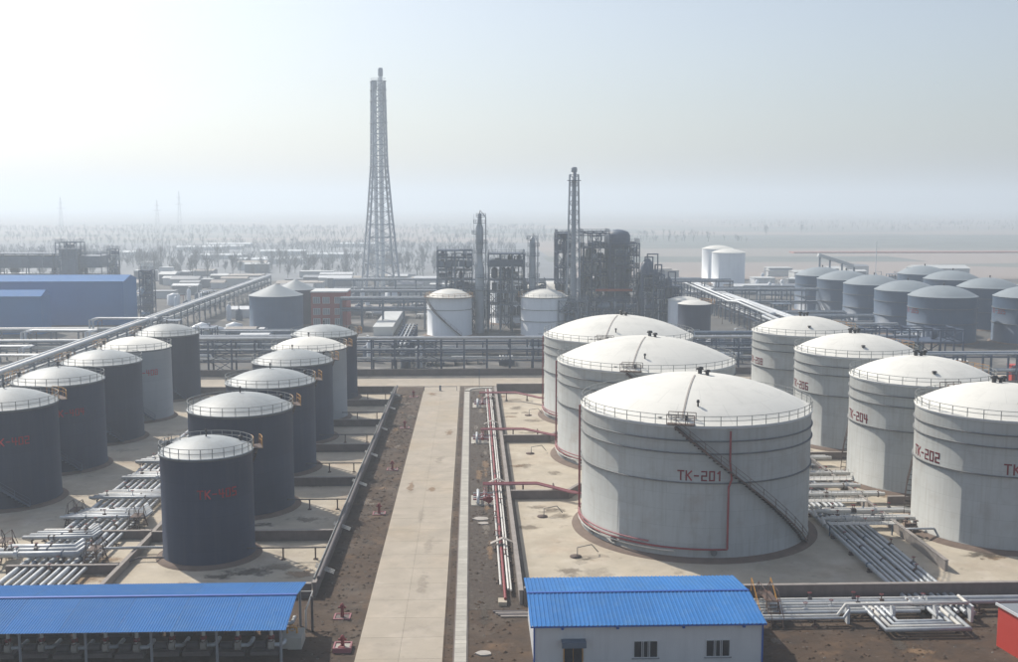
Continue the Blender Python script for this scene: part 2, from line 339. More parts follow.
# ------------------------------------------------------------------ tanks
GL = {'T': [(0,1,.6,1),(.3,1,.3,0)], 'K': [(.05,0,.05,1),(.6,1,.05,.42),(.2,.55,.6,0)], '-': [(.1,.5,.5,.5)],
 '0': [(.05,0,.05,1),(.55,0,.55,1),(.05,1,.55,1),(.05,0,.55,0)], '1': [(.3,0,.3,1),(.3,1,.1,.8)],
 '2': [(.05,1,.55,1),(.55,1,.55,.5),(.55,.5,.05,.5),(.05,.5,.05,0),(.05,0,.55,0)],
 '3': [(.05,1,.55,1),(.55,1,.55,0),(.55,.5,.15,.5),(.05,0,.55,0)],
 '4': [(.05,1,.05,.45),(.05,.45,.6,.45),(.45,1,.45,0)], '5': [(.55,1,.05,1),(.05,1,.05,.5),(.05,.5,.55,.5),(.55,.5,.55,0),(.55,0,.05,0)],
 '6': [(.55,1,.05,1),(.05,1,.05,0),(.05,0,.55,0),(.55,0,.55,.5),(.55,.5,.05,.5)],
 '8': [(.05,0,.05,1),(.55,0,.55,1),(.05,1,.55,1),(.05,0,.55,0),(.05,.5,.55,.5)]}
def number(parent, txt, R, cx, cy, ang, z, h, sw=.17):
    mb = MB(); adv = .86*h; tot = adv*len(txt)-.26*h
    for i, ch in enumerate(txt):
        for x0, z0, x1, z1 in GL[ch]:
            dx, dz = x1-x0, z1-z0; L = hypot(dx, dz); ux, uz = dx/L*sw/2, dz/L*sw/2
            x0, z0, x1, z1 = x0-ux, z0-uz, x1+ux, z1+uz; nx, nz = -dz/L*sw/2, dx/L*sw/2
            q = []
            for (a, b) in ((x0+nx, z0+nz), (x1+nx, z1+nz), (x1-nx, z1-nz), (x0-nx, z0-nz)):
                u = i*adv+a*h-tot/2; t = ang+u/R
                q += [(cx+(R+.004)*cos(t), cy+(R+.004)*sin(t), z+b*h), (cx+(R+.03+.001*(i % 3))*cos(t), cy+(R+.03+.001*(i % 3))*sin(t), z+b*h)]
            mb.add(q, [(1,3,5,7), (7,5,3,1), (0,2,3,1), (2,4,5,3), (4,6,7,5), (6,0,1,7)])
    return mb.build('painted_number', 'number_red_dark_tank' if txt[3] == '4' else 'number_red', parent)
def arc(cx, cy, R, z, a0, a1, n):
    return [(cx+R*cos(a0+(a1-a0)*i/n), cy+R*sin(a0+(a1-a0)*i/n), z) for i in range(n+1)]
def tank(x, y, R, H, dome, shell, roof, label, group=None, girders=(), stair=None, numbers=(), rail='railing_grey', skirt=1.6,
         sm='rusty_steel', platform=None, yellow=None, posts=None, red=False, seg=96, walkway=None, vents=(), detail=True, lip='girder', cone=False):
    t = root('storage_tank', (x, y, 0), label, 'storage tank', group); c = (x, y)
    MB().lathe([(R+skirt, 0), (R+skirt*.9, .12), (R+.35, .42), (R-.1, .45)], seg, c).build('foundation', 'foundation', t)
    MB().lathe([(R+.10, .40), (R+.10, .52), (R, .53), (R, H)], seg, c).build('shell', shell, t)
    rs = (R*R+dome*dome)/(2*dome); prof = [(R+.16, H-.06), (R+.16, H+.03)]
    for i in range(13):
        r = R*(1-i/12); z = (H+.03+dome*(1-r/R)) if cone else H+.03+sqrt(max(0, rs*rs-r*r))-(rs-dome)
        prof.append((max(r, .01), z))
    MB().lathe(prof, seg, c).build('roof', roof, t)
    if detail: MB().lathe([(R+.02, H-.30), (R+.10, H-.28), (R+.10, H-.09), (R+.02, H-.08)], seg, c).build('rim_angle', lip, t)
    for g in girders: MB().lathe([(R+.005, g-.07), (R+.2, g-.06), (R+.2, g+.06), (R+.005, g+.07)], seg, c).build('wind_girder', 'girder', t)
    if detail:
        n = posts or max(16, int(2*pi*R/1.9)); m = MB(); zr = H+.03
        for i in range(n):
            a = 2*pi*i/n; px, py = x+(R+.05)*cos(a), y+(R+.05)*sin(a)
            m.bar((px, py, zr-.1), (px, py, zr+1.15), .075)
        ya = yellow or (9, 9)
        for z in (.6, 1.12):
            for i in range(seg):
                a = 2*pi*i/seg; b = 2*pi*(i+1)/seg
                m.bar((x+(R+.05)*cos(a), y+(R+.05)*sin(a), zr+z), (x+(R+.05)*cos(b), y+(R+.05)*sin(b), zr+z), .06)
        m.build('railing', rail, t)
    if yellow:
        m = MB(); a0, a1 = yellow; k = 4
        for i in range(k+1):
            a = a0+(a1-a0)*i/k
            for rr in (R+.12, R+1.15): m.bar((x+rr*cos(a), y+rr*sin(a), H-.1), (x+rr*cos(a), y+rr*sin(a), H+1.15), .055)
        for z in (.6, 1.15):
            for rr in (R+.12, R+1.15):
                p = arc(x, y, rr, H+z, a0, a1, k)
                for u, v in zip(p, p[1:]): m.bar(u, v, .05)
        m.build('guard_rail', 'railing_yellow', t)
        m = MB(); m.lathe([(R+.1, H-.16), (R+1.2, H-.16), (R+1.2, H-.06), (R+.1, H-.06)], 10, c, a0, a1, False); m.build('landing', 'rusty_steel', t)
    if stair:
        a0, a1 = stair; n = int(abs(a1-a0)*R/.45)+2; m = MB(); hr = MB()   # a0 bottom, a1 top
        def pt(rr, i, dz=0): a = a0+(a1-a0)*i/n; return (x+rr*cos(a), y+rr*sin(a), .5+(H-.6)*i/n+dz)
        st_ = max(1, n//40)
        for i in range(0, n):
            p, q = pt(R+.12, i), pt(R+.8, i); p2, q2 = pt(R+.12, i+1), pt(R+.8, i+1)
            m.add([p, q, q2[:2]+(q[2],), p2[:2]+(p[2],)], [(0,1,2,3), (3,2,1,0)])
        k = max(8, n//4)
        for i in range(k):
            for rr in (R+.10, R+.82):
                u, v = pt(rr, n*i/k), pt(rr, n*(i+1)/k); m.bar(u, v, .06, .2)
            u, v = pt(R+.82, n*i/k, 1.05), pt(R+.82, n*(i+1)/k, 1.05); hr.bar(u, v, .05)
            u, v = pt(R+.82, n*i/k, .55), pt(R+.82, n*(i+1)/k, .55); hr.bar(u, v, .05)
            u, v = pt(R+.82, n*i/k, .1), pt(R+.82, n*i/k, 1.05); hr.bar(u, v, .07)
        so_ = m.build('spiral_stair', sm, t); hr.build('handrail', sm, so_)
    if platform is not None:
        a = platform; m = MB(); d = Vector((cos(a), sin(a), 0)); e = Vector((-sin(a), cos(a), 0)); p = Vector((x, y, H+.15))
        m.bar(p+d*(R-.3)-e*1.6, p+d*(R-.3)+e*1.6, 1.9, .1)
        for s_ in (-1.6, -.5, .6, 1.6):
            for rr in (R-1.2, R+.6): m.bar(p+d*rr+e*s_, p+d*rr+e*s_+Vector((0,0,1.2)), .08)
        for rr in (R-1.2, R+.6): m.bar(p+d*rr-e*1.6+Vector((0,0,1.2)), p+d*rr+e*1.6+Vector((0,0,1.2)), .08); m.bar(p+d*rr-e*1.6+Vector((0,0,.6)), p+d*rr+e*1.6+Vector((0,0,.6)), .07)
        m.build('gauging_platform', 'rusty_steel', t)
        m = MB(); q = p+d*(R-1.0)+e*.5; m.lathe([(.01, q.z+.9), (.22, q.z+.9), (.22, q.z), (.22, q.z-.4)], 10, (q.x, q.y)); m.build('hatch', 'black_paint', t); m = MB(); q = p+d*(R-1.6)-e*2.6; m.lathe([(.01, q.z+.5), (.45, q.z+.45), (.45, q.z-.4)], 12, (q.x, q.y)); m.build('hatch', 'black_paint', t)
    if walkway is not None:
        a = walkway; m = MB(); k = 12; pr = []
        for i in range(k+1):
            r = (R-1)*(1-i/k*.93); z = H+.03+sqrt(max(0, rs*rs-r*r))-(rs-dome); pr.append((x+r*cos(a), y+r*sin(a), z+.04))
        for u, v in zip(pr, pr[1:]): m.bar(u, v, .2, .06)
        m.build('roof_ladder', 'stone', t)
    for (va, vr, vh, vrad) in vents:
        px, py = x+vr*cos(va), y+vr*sin(va); z = H+sqrt(max(0, rs*rs-vr*vr))-(rs-dome)
        MB().lathe([(vrad*.55, z-.1), (vrad*.55, z+vh*.6), (vrad, z+vh*.62), (vrad*.8, z+vh), (.01, z+vh*1.05)], 12, (px, py)).build('vent', 'black_paint', t)
    for (txt, a, z, h) in numbers: number(t, txt, R, x, y, radians(a), z, h)
    if red:
        a0, a1 = radians(165), radians(274); k = 40
        MB().tube(arc(x, y, R+.32, 1.5, a0, a1, k), .11, 6).build('spray_pipe', 'pipe_red', t)
        MB().tube(arc(x, y, R+.30, 1.95, a0, radians(238), k), .10, 6).build('spray_pipe', 'pipe_pink', t)
        MB().tube(arc(x, y, R+.34, 1.15, a0, radians(250), k), .08, 6).build('spray_pipe', 'pipe_white', t)
        def ap(deg, rr, z): return (x+rr*cos(radians(deg)), y+rr*sin(radians(deg)), z)
        MB().tube([ap(274, R+.32, 1.5), ap(274, R+.32, 9.0), ap(275.2, R+.45, 10.0), ap(274.2, R+.45, 12), ap(274.2, R+.45, H-.5)], .13, 6).build('riser_pipe', 'pipe_red', t)
        MB().tube([ap(172, R+.3, .8), ap(172, R+.3, H-.5)], .14, 6).build('riser_pipe', 'pipe_red', t)
        MB().lathe([(.01, 0), (.55, .01), (.55, .2)], 8, (0, 0))
        for dg in (218, 268, 200): # manholes on the shell
            p = Vector(ap(dg, R-.05, 1.1)); q = Vector(ap(dg, R+.3, 1.1)); MB().tube([p, q], .38, 12).build('manhole', 'girder', t)
    return t
gW = 'large pale tanks right of the road'
gird = (14.4, 12.9, 9.4)
def wt(y, lab, nums=(), R=14.6):
    return tank(28.8, y, R, 16.2, 3.8, 'pale_shell', 'ivory_roof', lab, gW, gird, (radians(-36), radians(-110.5)), nums, skirt=1.3, platform=radians(-108),
                red=True, walkway=radians(-108), lip='frame_white', rail='railing_grey', seg=144, vents=((radians(40), .9, .9, .5), (radians(-20), 1.5, .7, .45), (radians(-100), R-3.5, .8, .2)))
wt(137.1, 'large pale tank with red number TK-201, nearest of its row', (('TK-201', -98.8, 9.75, 1.05),))
wt(177.0, 'large pale tank directly behind the one numbered 201')
wt(211.3, 'large pale tank farthest back in the row of tank 201')
gE = 'tall pale tanks at the right edge'
for y, lab, nm in ((133.9, 'tall pale tank numbered TK-202, cut by the right edge of the picture', 'TK-202'), (158.6, 'tall pale tank numbered TK-204, between tanks 202 and 206', 'TK-204'),
               (187.0, 'tall pale tank behind tank 204 with rust-red stains below its number', 'TK-206'), (216.5, 'farthest of the four tall pale tanks at right', 'TK-208')):
    nums = [(nm, -173, 9.8, 1.15)]+([(nm, -97, 9.75, 1.15)] if nm == 'TK-202' else [])
    tank(67.6, y, 10.3, 16.2, 2.9, 'pale_shell', 'ivory_roof', lab, gE, gird, (radians(-200), radians(-260)), nums, skirt=1.2, seg=120, yellow=(radians(10), radians(70)), lip='frame_white',
         platform=radians(75) if nm != 'TK-202' else radians(100), vents=((radians(120), 1.2, .9, .5), (radians(60), 2.2, .8, .45), (radians(80), .8, .7, .4), (radians(-100), 7.5, .4, .4)))
gA = 'dark tanks in the row nearest the road'
A = [(-31.7, 127.1, 5.35, 12.9, 1.5, 'slate_shell', 'dark slate tank numbered TK-405, smaller and nearest of all tanks at left', (('TK-405', -64, 8.3, .92),)),
     (-32.1, 148.2, 7.04, 14, 1.95, 'slate_shell', 'dark slate tank just behind tank 405', ()),
     (-32.0, 170.1, 6.9, 14, 1.95, 'slate_shell', 'dark slate tank third in the row beside the road', ()),
     (-32.2, 192.5, 7.05, 14, 1.95, 'slate_shell', 'dark slate tank just in front of the pale tank of the roadside row', ()),
     (-32.0, 211.0, 7.2, 14, 1.95, 'cream_shell', 'pale grey tank with ivory roof, fifth of the roadside row', ()),
     (-32.0, 232.5, 6.95, 14, 1.95, 'slate_shell', 'dark slate tank farthest back in the roadside row', ())]
for i, (x, y, R, H, d, m, lab, nums) in enumerate(A):
    tank(x, y, R, H, d, m, 'ivory_roof' if m == 'cream_shell' else 'silver_roof', lab, gA, (), (radians(112), radians(24)), nums, skirt=1.0 if i else .9, seg=72, yellow=(radians(8), radians(30)),
         posts=26, vents=((radians(100), .2, .9, .16), (radians(25), R-1.3, .6, .3)))
gB = 'dark tanks in the row at the left edge'
Bt = [(152.8, 7.0, 'slate_shell', 'dark slate tank cut by the left edge of the picture', (('TK-402', -62, 9.2, .95),)), (172.8, 6.9, 'slate_shell', 'dark slate tank with faint red number, second of the far left row', (('TK-404', -58, 9.2, .95),)),
      (193.3, 6.75, 'slate_shell', 'dark slate tank just in front of the pale tank of the far left row', ()), (212.3, 6.8, 'cream_shell', 'pale grey tank numbered 408, fourth of the far left row', (('TK-408', -57, 9.2, .95),)),
      (235.0, 6.65, 'slate_shell', 'dark slate tank farthest back in the far left row', ())]
for i, (y, R, m, lab, nums) in enumerate(Bt):
    tank(-66.2, y, R, 14, 1.95, m, 'ivory_roof' if m == 'cream_shell' else 'silver_roof', lab, gB, (), (radians(-48), radians(-175)), nums, skirt=.9, seg=72, sm='steel', yellow=(radians(20), radians(60)) if i == 0 else (radians(150), radians(185)),
         posts=26, vents=((radians(100), .2, .9, .16), (radians(195), R-1.2, .8, .35)))
gF = 'grey-blue tanks of the far right field'
for i, (x, y, lab) in enumerate(((143.5, 324.0, 'grey-blue tank nearest in the far right field, with a red number'), (141.6, 346.8, 'grey-blue tank second in the front row of the far right field'),
        (140.6, 373.8, 'grey-blue tank third in the front row of the far right field'), (139.0, 398.0, 'grey-blue tank fourth in the front row of the far right field'), (137.3, 420.0, 'grey-blue tank leftmost and farthest in the far right field'),
        (168.5, 320.6, 'grey-blue tank cut by the right picture edge, in the far field'), (174, 357.6, 'grey-blue tank second in the back row of the far right field'), (179, 397, 'grey-blue tank third in the back row of the far right field'), (181, 427, 'grey-blue tank farthest in the back row of the far right field'))):
    tank(x, y, 10, 14, 3.0, 'blue_grey_shell', 'grey_roof', lab, gF, (6, 10.5), None, (('TK-305', -175, 9.0, 1.4),) if i in (0, 5) else (), skirt=1., seg=56, detail=False, vents=((0, .3, .8, .3),))
tank(-7.3, 343.3, 7.15, 12.57, 2.3, 'white_shell', 'ivory_roof', 'white tank with a diagonal stair behind the pipe rack, left of centre', 'white tanks by the process units', (8.6,), (radians(-60), radians(-165)), (), yellow=(radians(140), radians(400)), seg=64, posts=24)
tank(22.9, 342.7, 7.5, 12.57, 2.3, 'white_shell', 'ivory_roof', 'white tank behind the pipe rack just below the slim chimney', 'white tanks by the process units', (8.6, 5), None, (), yellow=(radians(40), radians(200)), seg=64, posts=24)
tank(25.6, 366, 9, 13.4, 2.0, 'white_shell', 'ivory_roof', 'white tank half hidden behind the one below the slim chimney', 'white tanks by the process units', (), None, (), seg=48, detail=False)
tank(12, 378, 5.6, 17, 1.4, 'white_shell', 'ivory_roof', 'tall white tank inside the process frames', None, (), None, (), seg=40, detail=False)
tank(-63.2, 349.1, 8.5, 12.67, 3.6, 'blue_grey_shell', 'grey_roof', 'slate tank with a conical grey roof beside the red brick building', 'slate tanks beside the red brick building', (), None, (), seg=56, detail=False, cone=True)
tank(-61.8, 379, 7.03, 12.2, 3.4, 'blue_grey_shell', 'grey_roof', 'slate tank hidden behind another with a conical roof', 'slate tanks beside the red brick building', (), None, (), seg=56, detail=False, cone=True)
tank(66.8, 321.6, 4.9, 12, 1.0, 'slate_shell', 'ivory_roof', 'small dark tank with white top at the foot of the process units', None, (), None, (), seg=40, yellow=(radians(-20), radians(60)), detail=False)
tank(66.2, 334.6, 5.0, 12, 1.0, 'white_shell', 'ivory_roof', 'small pale tank just behind the small dark one', None, (), None, (), seg=40, detail=False)
tank(133.6, 560, 8.6, 16.5, 1.8, 'white_shell', 'ivory_roof', 'distant white silo, wider one on the right', 'distant white silos', (), None, (), seg=48, detail=False)
tank(137, 600, 8.6, 16.8, 1.8, 'white_shell', 'ivory_roof', 'distant white silo half hidden behind the wider one', 'distant white silos', (), None, (), seg=48, detail=False)
tank(-80.5, 245+20, 4.6, 5.0, .6, 'white_shell', 'light_roof', 'squat white tank beneath the long overhead pipeline at left', None, (), None, (), seg=40, yellow=None, posts=16)
# ------------------------------------------------------------------ pipes
def pipes(label, runs, sup=(), name='pipe_bundle', cat='pipes', group=None, n=8, fit=0):
    """runs: (points, radius, material); sup: (x0,y0,x1,y1,z) transverse sleepers"""
    p0 = runs[0][0][0]; r = root(name, (p0[0], p0[1], 0), label, cat, group)
    for pts, rad, m in runs: MB().tube(pts, rad, n).build('pipe', m, r)
    for x0, y0, x1, y1, z in sup:
        s = MB().bar((x0, y0, z), (x1, y1, z), .18, .16)
        for t in (.04, .96) if hypot(x1-x0, y1-y0) > .6 else (.5,):
            xx, yy = x0+(x1-x0)*t, y0+(y1-y0)*t; s.bar((xx, yy, 0), (xx, yy, z-.08), .16); s.box(xx-.25, yy-.25, .03, xx+.25, yy+.25, .14)
        s.build('support', 'rusty_steel', r)
    if fit:
        rs_ = random.Random(int(p0[0]*7+p0[1]*13))
        for q in range(fit):
            pts, rad, m = rs_.choice(runs); L = [(hypot(b[0]-a[0], b[1]-a[1]), a, b) for a, b in zip(pts, pts[1:])]; L.sort(reverse=True); _, a, b = L[0]
            t = rs_.uniform(.06, .94); c = Vector(a).lerp(Vector(b), t); d = (Vector(b)-Vector(a)).normalized()
            if rs_.random() < .5:
                v = MB(); v.tube([c-d*.22, c+d*.22], rad*1.35, 8); v.tube([c, c+Vector((0, 0, rad+.55))], .06, 5); vv = v.build('valve', rs_.choice(('rusty_steel', 'pipe_silver', 'pipe_dark')), r)
                MB().tube([(c.x+.2*cos(k*pi/3), c.y+.2*sin(k*pi/3), c.z+rad+.55) for k in range(7)], .035, 4).build('handwheel', 'pipe_red', vv)
            else:
                MB().tube([c-d*.05, c+d*.05], rad*1.4, 10).build('flange', rs_.choice(('rusty_steel', 'steel_mid')), r)
    return r
# pipes beside the drain, right of road
yy0, yy1 = 110.5, 238
runs = [([(3.75, 112, .75), (3.75, yy1, .75)], .13, 'pipe_white'), ([(4.05, 112, .62), (4.05, yy1, .62)], .11, 'pipe_white'),
        ([(3.35, 109.6, .6), (3.35, yy1, .6)], .16, 'pipe_red'), ([(2.95, 113.4, .7), (2.95, yy1, .7)], .13, 'pipe_white')]
pipes('white and red pipes running away along the gravel bed right of the road', runs, [(2.7, y, 4.4, y, .38) for y in range(116, 238, 6)], fit=30)
for k, y in enumerate((127.5, 156, 199, 226)):   # tent-shaped supports with white top
    r = root('pipe_saddle', (3.6, y, 0), 'grey tent-shaped cover over the roadside pipes, '+['nearest', 'second', 'third', 'farthest'][k]+' of four', 'pipe cover', 'tent-shaped covers over the roadside pipes')
    m = MB()
    for s in (-1, 1):
        m.bar((3.6, y, 1.55), (3.6+s*1.5, y, .85), .7, .09); m.bar((3.6+s*1.2, y-.25, .05), (3.6+s*1.2, y-.25, .8), .1); m.bar((3.6+s*1.2, y+.25, .05), (3.6+s*1.2, y+.25, .8), .1)
    m.build('cover', 'stone', r)
def branch(y, lab, dy=-4):
    z = 1.75; rr = []
    for k, (m, rad) in enumerate((('pipe_red', .17), ('pipe_pink', .14), ('pipe_pink', .11))):
        q = y-.42*k; rr.append(([(1.4, q, z), (9.2, q, z), (13.9, q+dy, z-.25), (15.2 if k else 14.6, q+dy-.2, z-.3)], rad, m))
    pipes(lab, rr, [(x, y-1.1, x, y+.3, z-.2) for x in (2.2, 7.2, 11.6)], 'foam_pipes', 'pipes', 'red and pink branch pipes')
branch(152.6, 'red and pink pipes crossing to tank 201'); branch(190.5, 'red and pink pipes crossing to the tank behind 201'); branch(228, 'pink pipes crossing to the farthest large pale tank', -5)
def manifold(x, y, lab):
    r = root('valve_manifold', (x, y, 0), lab, 'valves', 'valve groups on the gravel bed')
    MB().tube([(x, y-2.2, .2), (x, y-2.2, 1.0), (x, y+2.2, 1.0), (x, y+2.2, .2)], .22, 8).build('header', 'pipe_silver', r)
    for k in range(4):
        q = y-1.7+k*1.1; MB().tube([(x-.7, q, .7), (x+2.4, q, .7)], .13, 8).build('pipe', 'pipe_silver' if k % 2 else 'pipe_pink', r)
        v = MB().lathe([(.01, .45), (.3, .5), (.3, .95), (.12, 1.0), (.05, 1.5), (.01, 1.5)], 10, (x+1.0, q)); b = v.build('valve', 'pipe_red' if k in (0, 2) else 'pipe_silver', r)
        MB().tube([(x+1.0+.26*cos(t*pi/4), q+.26*sin(t*pi/4), 1.5) for t in range(9)], .035, 5).build('handwheel', 'pipe_red', b)
    MB().box(x-1.0, y-2.6, .02, x+2.6, y+2.6, .12).build('base', 'slab', r)
manifold(.7, 149.5, 'silver and red valve group at the pipes crossing to tank 201'); manifold(.7, 188.5, 'silver valve group by the second pipe crossing'); manifold(1.0, 222, 'silver valve group at the far end of the gravel bed')
r = root('hose_reel', (2.2, 147.0, 0), 'red hydrant wheel standing on the gravel by the nearest valve group', 'hydrant')
MB().tube([(2.2, 146.9, .9+0), (2.2, 147.1, .9)], .5, 14).build('wheel', 'pipe_red', r); MB().bar((2.2, 147.0, 0), (2.2, 147.0, .9), .14).build('post', 'pipe_red', r)
# lying boards and covers by the cabin
for k in range(4):
    tag(MB().box(2.0+.25*k, 107.2-k*.45, .04+.0*k, 5.4+.2*k, 107.5-k*.45, .16).build('timber_plank', 'dike_cap' if k % 2 else 'pipe_dark', at=(3, 107, 0)), 'long plank on the gravel left of the cabin, %s from the back' % ['first', 'second', 'third', 'fourth'][k], 'plank', 'planks lying left of the cabin')
tag(MB().box(2.6, 109.0, .03, 3.5, 110.3, .45).build('concrete_block', 'pad', at=(3, 109, 0)), 'pale concrete block at the near end of the white pipes', 'block')
for i, (x, y, s_) in enumerate(((1.0, 140.5, .8), (1.3, 138.4, .55), (.9, 97, .55))):
    m = MB(); m.poly([(x+s_*1.3*cos(a*pi/5)*(1+.2*sin(3*a)), y+s_*sin(a*pi/5)) for a in range(10)], .02, .14)
    tag(m.build('flat_stone', 'stone', at=(x, y, 0)), ['pale flat stone slab on the soil right of the drain', 'smaller flat stone just in front of the pale one', 'round pale stone on the soil left of the cabin'][i], 'stone')
# hydrants along left verge
for i, (x, y, big) in enumerate(((-12.4, 98.4, 1), (-13.4, 106.6, 0), (-12.8, 143.6, 0), (-12.8, 168, 0), (-12.8, 200, 0), (-12.9, 232.6, 0))):
    lb = ['red hydrant on a raised white-edged base, nearest the camera', 'red hydrant in a square pink kerb, second from the camera', 'red hydrant on the verge level with tank 201', 'red hydrant on the verge, fourth from the camera', 'red hydrant on the verge, fifth from the camera', 'red hydrant by the far road corner'][i]
    r = root('fire_hydrant', (x, y, 0), lb, 'hydrant', 'red hydrants on the left verge')
    h = .5 if big else .12; m = MB()
    for (a, b, c_, d) in ((-.85, -.8, .85, -.65), (-.85, .65, .85, .8), (-.85, -.65, -.7, .65), (.7, -.65, .85, .65)): m.box(x+a, y+b, 0, x+c_, y+d, h)
    m.build('kerb', 'pipe_pink', r)
    MB().box(x-.68, y-.63, 0, x+.68, y+.63, h-.1 if big else .04).build('pit_cover', 'slab' if big else 'dike', r)
    MB().lathe([(.2, h-.12), (.16, .9), (.22, .95), (.22, 1.25), (.12, 1.45), (.01, 1.5)], 12, (x, y)).build('barrel', 'pipe_red', r)
    MB().tube([(x-.4, y, 1.05), (x+.4, y, 1.05)], .09, 8).build('outlet', 'pipe_red', r)
    if big: MB().tube([(x, y, .5), (x-.3, y-.5, .5), (x+.3, y-.6, .5)], .1, 6).build('valve', 'pipe_red', r)
# barrier and thin posts
r = root('road_barrier', (-7.3, 240, 0), 'thin barrier bar across the road at the junction', 'barrier')
MB().bar((-10.9, 240, 1.0), (-3.6, 240, 1.0), .09).build('boom', 'steel', r); MB().box(-7.5, 239.8, .07, -7.1, 240.2, 1.25).build('gate_post', 'steel', r)
for x in (-10.9, -3.6): MB().bar((x, 240, .07), (x, 240, 1.1), .1).build('post', 'steel', r)
tag(MB().bar((1.5, 243.6, 0), (1.5, 243.6, 4.4), .12).build('marker_post', 'steel', at=(1.5, 243.6, 0)), 'thin dark post at the road corner beside the drain', 'post')
# pipe on the left dike wall
runs = [([(-16.75, 113.5, 1.75), (-16.75, 236.8, 1.75)], .22, 'pipe_dark'), ([(-17.25, 113.5, 1.68), (-17.25, 236.8, 1.68)], .1, 'railing_grey')]
r = pipes('dark pipe lying on the long dike wall left of the road', runs)
for y in (117.5, 133.6, 155, 173.5, 194, 214, 229):
    m = MB()
    for k in range(3): m.bar((-17.7, y+k*.5, 1.65), (-15.6, y+k*.5-.3, .9), .1)
    m.build('bracket', 'pipe_white', r)
for k, y in enumerate((124.7, 145.7, 166.5, 187.6, 208, 229)):
    pipes('dark pipe on thin legs in the %s yard left of the road' % ['nearest', 'second', 'third', 'fourth', 'fifth', 'farthest'][k], [([(-27 if k else -26.8, y, 1.5), (-17.4, y, 1.5)], .09, 'pipe_dark')], [(x, y-.12, x, y+.12, 1.42) for x in (-22.5, -18.7)], 'yard_pipe', 'pipe', 'dark pipes on legs in the yards beside the dark tanks')
# pipe from the tank 405 to the left
pipes('pair of silver pipes bending out of tank 405', [([(-37.0, 127.6, .75), (-39.6, 127.6, .75), (-40.6, 125.4, 1.45), (-44.5, 125.2, 1.45)], .17, 'pipe_silver'), ([(-36.4, 124.6, .5), (-39.4, 124.6, .5), (-40.4, 122.6, .5), (-43.5, 122.6, .5)], .12, 'pipe_dark')])
# left bundles
def bundle_left():
    runs = []
    for k in range(9):
        x = -51.6+k*.95; runs.append(([(x, 113.5, .8), (x, 212, .8)], .22 if k % 3 else .3, 'pipe_silver'))
    pipes('long bundle of silver pipes running away between the two dark tank rows', runs, [(-52.2, y, -43.4, y, .42) for y in range(116, 212, 7)], fit=70)
    def cross(y, n, x0, x1, z, rad, lab, ends=True):
        rr = []
        for k in range(n):
            q = y+k*rad*3.5; e0 = x0+k*rad*2; e1 = x1-k*rad*1.6
            pts = [(e0, q+1.8+k*.1, .8), (e0, q, z), (e1, q, z), (e1+.2, q+2.2, z)] if ends else [(e0, q, z), (e1, q, z)]
            rr.append((pts, rad, 'pipe_silver' if k % 4 != 3 else 'pipe_white'))
        pipes(lab, rr, [(x0+1, y-.3, x0+1, y+n*rad*3.5, z-rad-.1), (x1-1.5, y-.3, x1-1.5, y+n*rad*3.5, z-rad-.1)], 'cross_pipes', 'pipes', 'silver cross pipes between the dark tanks', fit=9)
    cross(122.6, 3, -56, -45.8, 1.7, .38, 'fat silver cross pipes nearest the camera, just above the blue canopy')
    cross(129.3, 4, -54.6, -46.3, 1.6, .26, 'silver cross pipes second from the camera between the dark tanks')
    cross(138.2, 6, -53.5, -42.6, 1.5, .2, 'third group of silver cross pipes with a flat loop')
    cross(147.6, 6, -53.0, -40.5, 1.5, .2, 'fourth group of silver cross pipes between the dark tanks')
    cross(158.5, 5, -52.0, -41.5, 1.5, .26, 'fifth group of silver cross pipes between the dark tanks')
    cross(168.5, 4, -53.0, -40.0, 1.5, .28, 'sixth group of silver cross pipes between the dark tanks')
    cross(182, 4, -53.0, -40.0, 1.5, .28, 'seventh group of silver cross pipes between the dark tanks')
    cross(200, 4, -53.0, -40.0, 1.5, .28, 'farthest group of silver cross pipes between the dark tanks')
bundle_left()
def stile(x, y, lab, h=2.2, w=1.2, L=4.0):   # crossover stairs over pipes
    r = root('crossover_stair', (x, y, 0), lab, 'steps', 'steel step-overs across the pipes'); m = MB()
    m.box(x-w/2, y-L*.25, h-.08, x+w/2, y+L*.25, h); m.build('deck', 'rusty_steel', r)
    tm = mesh_of(MB().box(-w/2, -.12, -.05, w/2, .12, 0), 'tread', 'rusty_steel')
    for s in (-1, 1):
        for k in range(7): t = k/7; inst(tm, 'tread', r, (x, y+s*(L*.25+L*.35*t), h*(1-t)))
        for e in (-w/2, w/2): MB().bar((x+e, y+s*L*.25, h-.1), (x+e, y+s*L*.62, .05), .08, .2).build('stringer', 'rusty_steel', r)
    m = MB()
    for e in (-w/2, w/2):
        m.bar((x+e, y-L*.25, h+1), (x+e, y+L*.25, h+1), .06)
        for s in (-1, 1): m.bar((x+e, y+s*L*.25, h+1), (x+e, y+s*L*.62, 1), .06); m.bar((x+e, y+s*L*.25, 0), (x+e, y+s*L*.25, h+1), .07)
    m.build('handrail', 'rusty_steel', r); return r
stile(-44.0, 123.2, 'rusty step-over beside the fat silver pipes left of tank 405'); stile(-55.8, 126.5, 'rusty step-over near the left edge'); stile(-43.2, 136.5, 'rusty step-over behind the low wall left of tank 405')
stile(-52.6, 141, 'rusty step-over right of the second dark tank of the left row', 1.8)
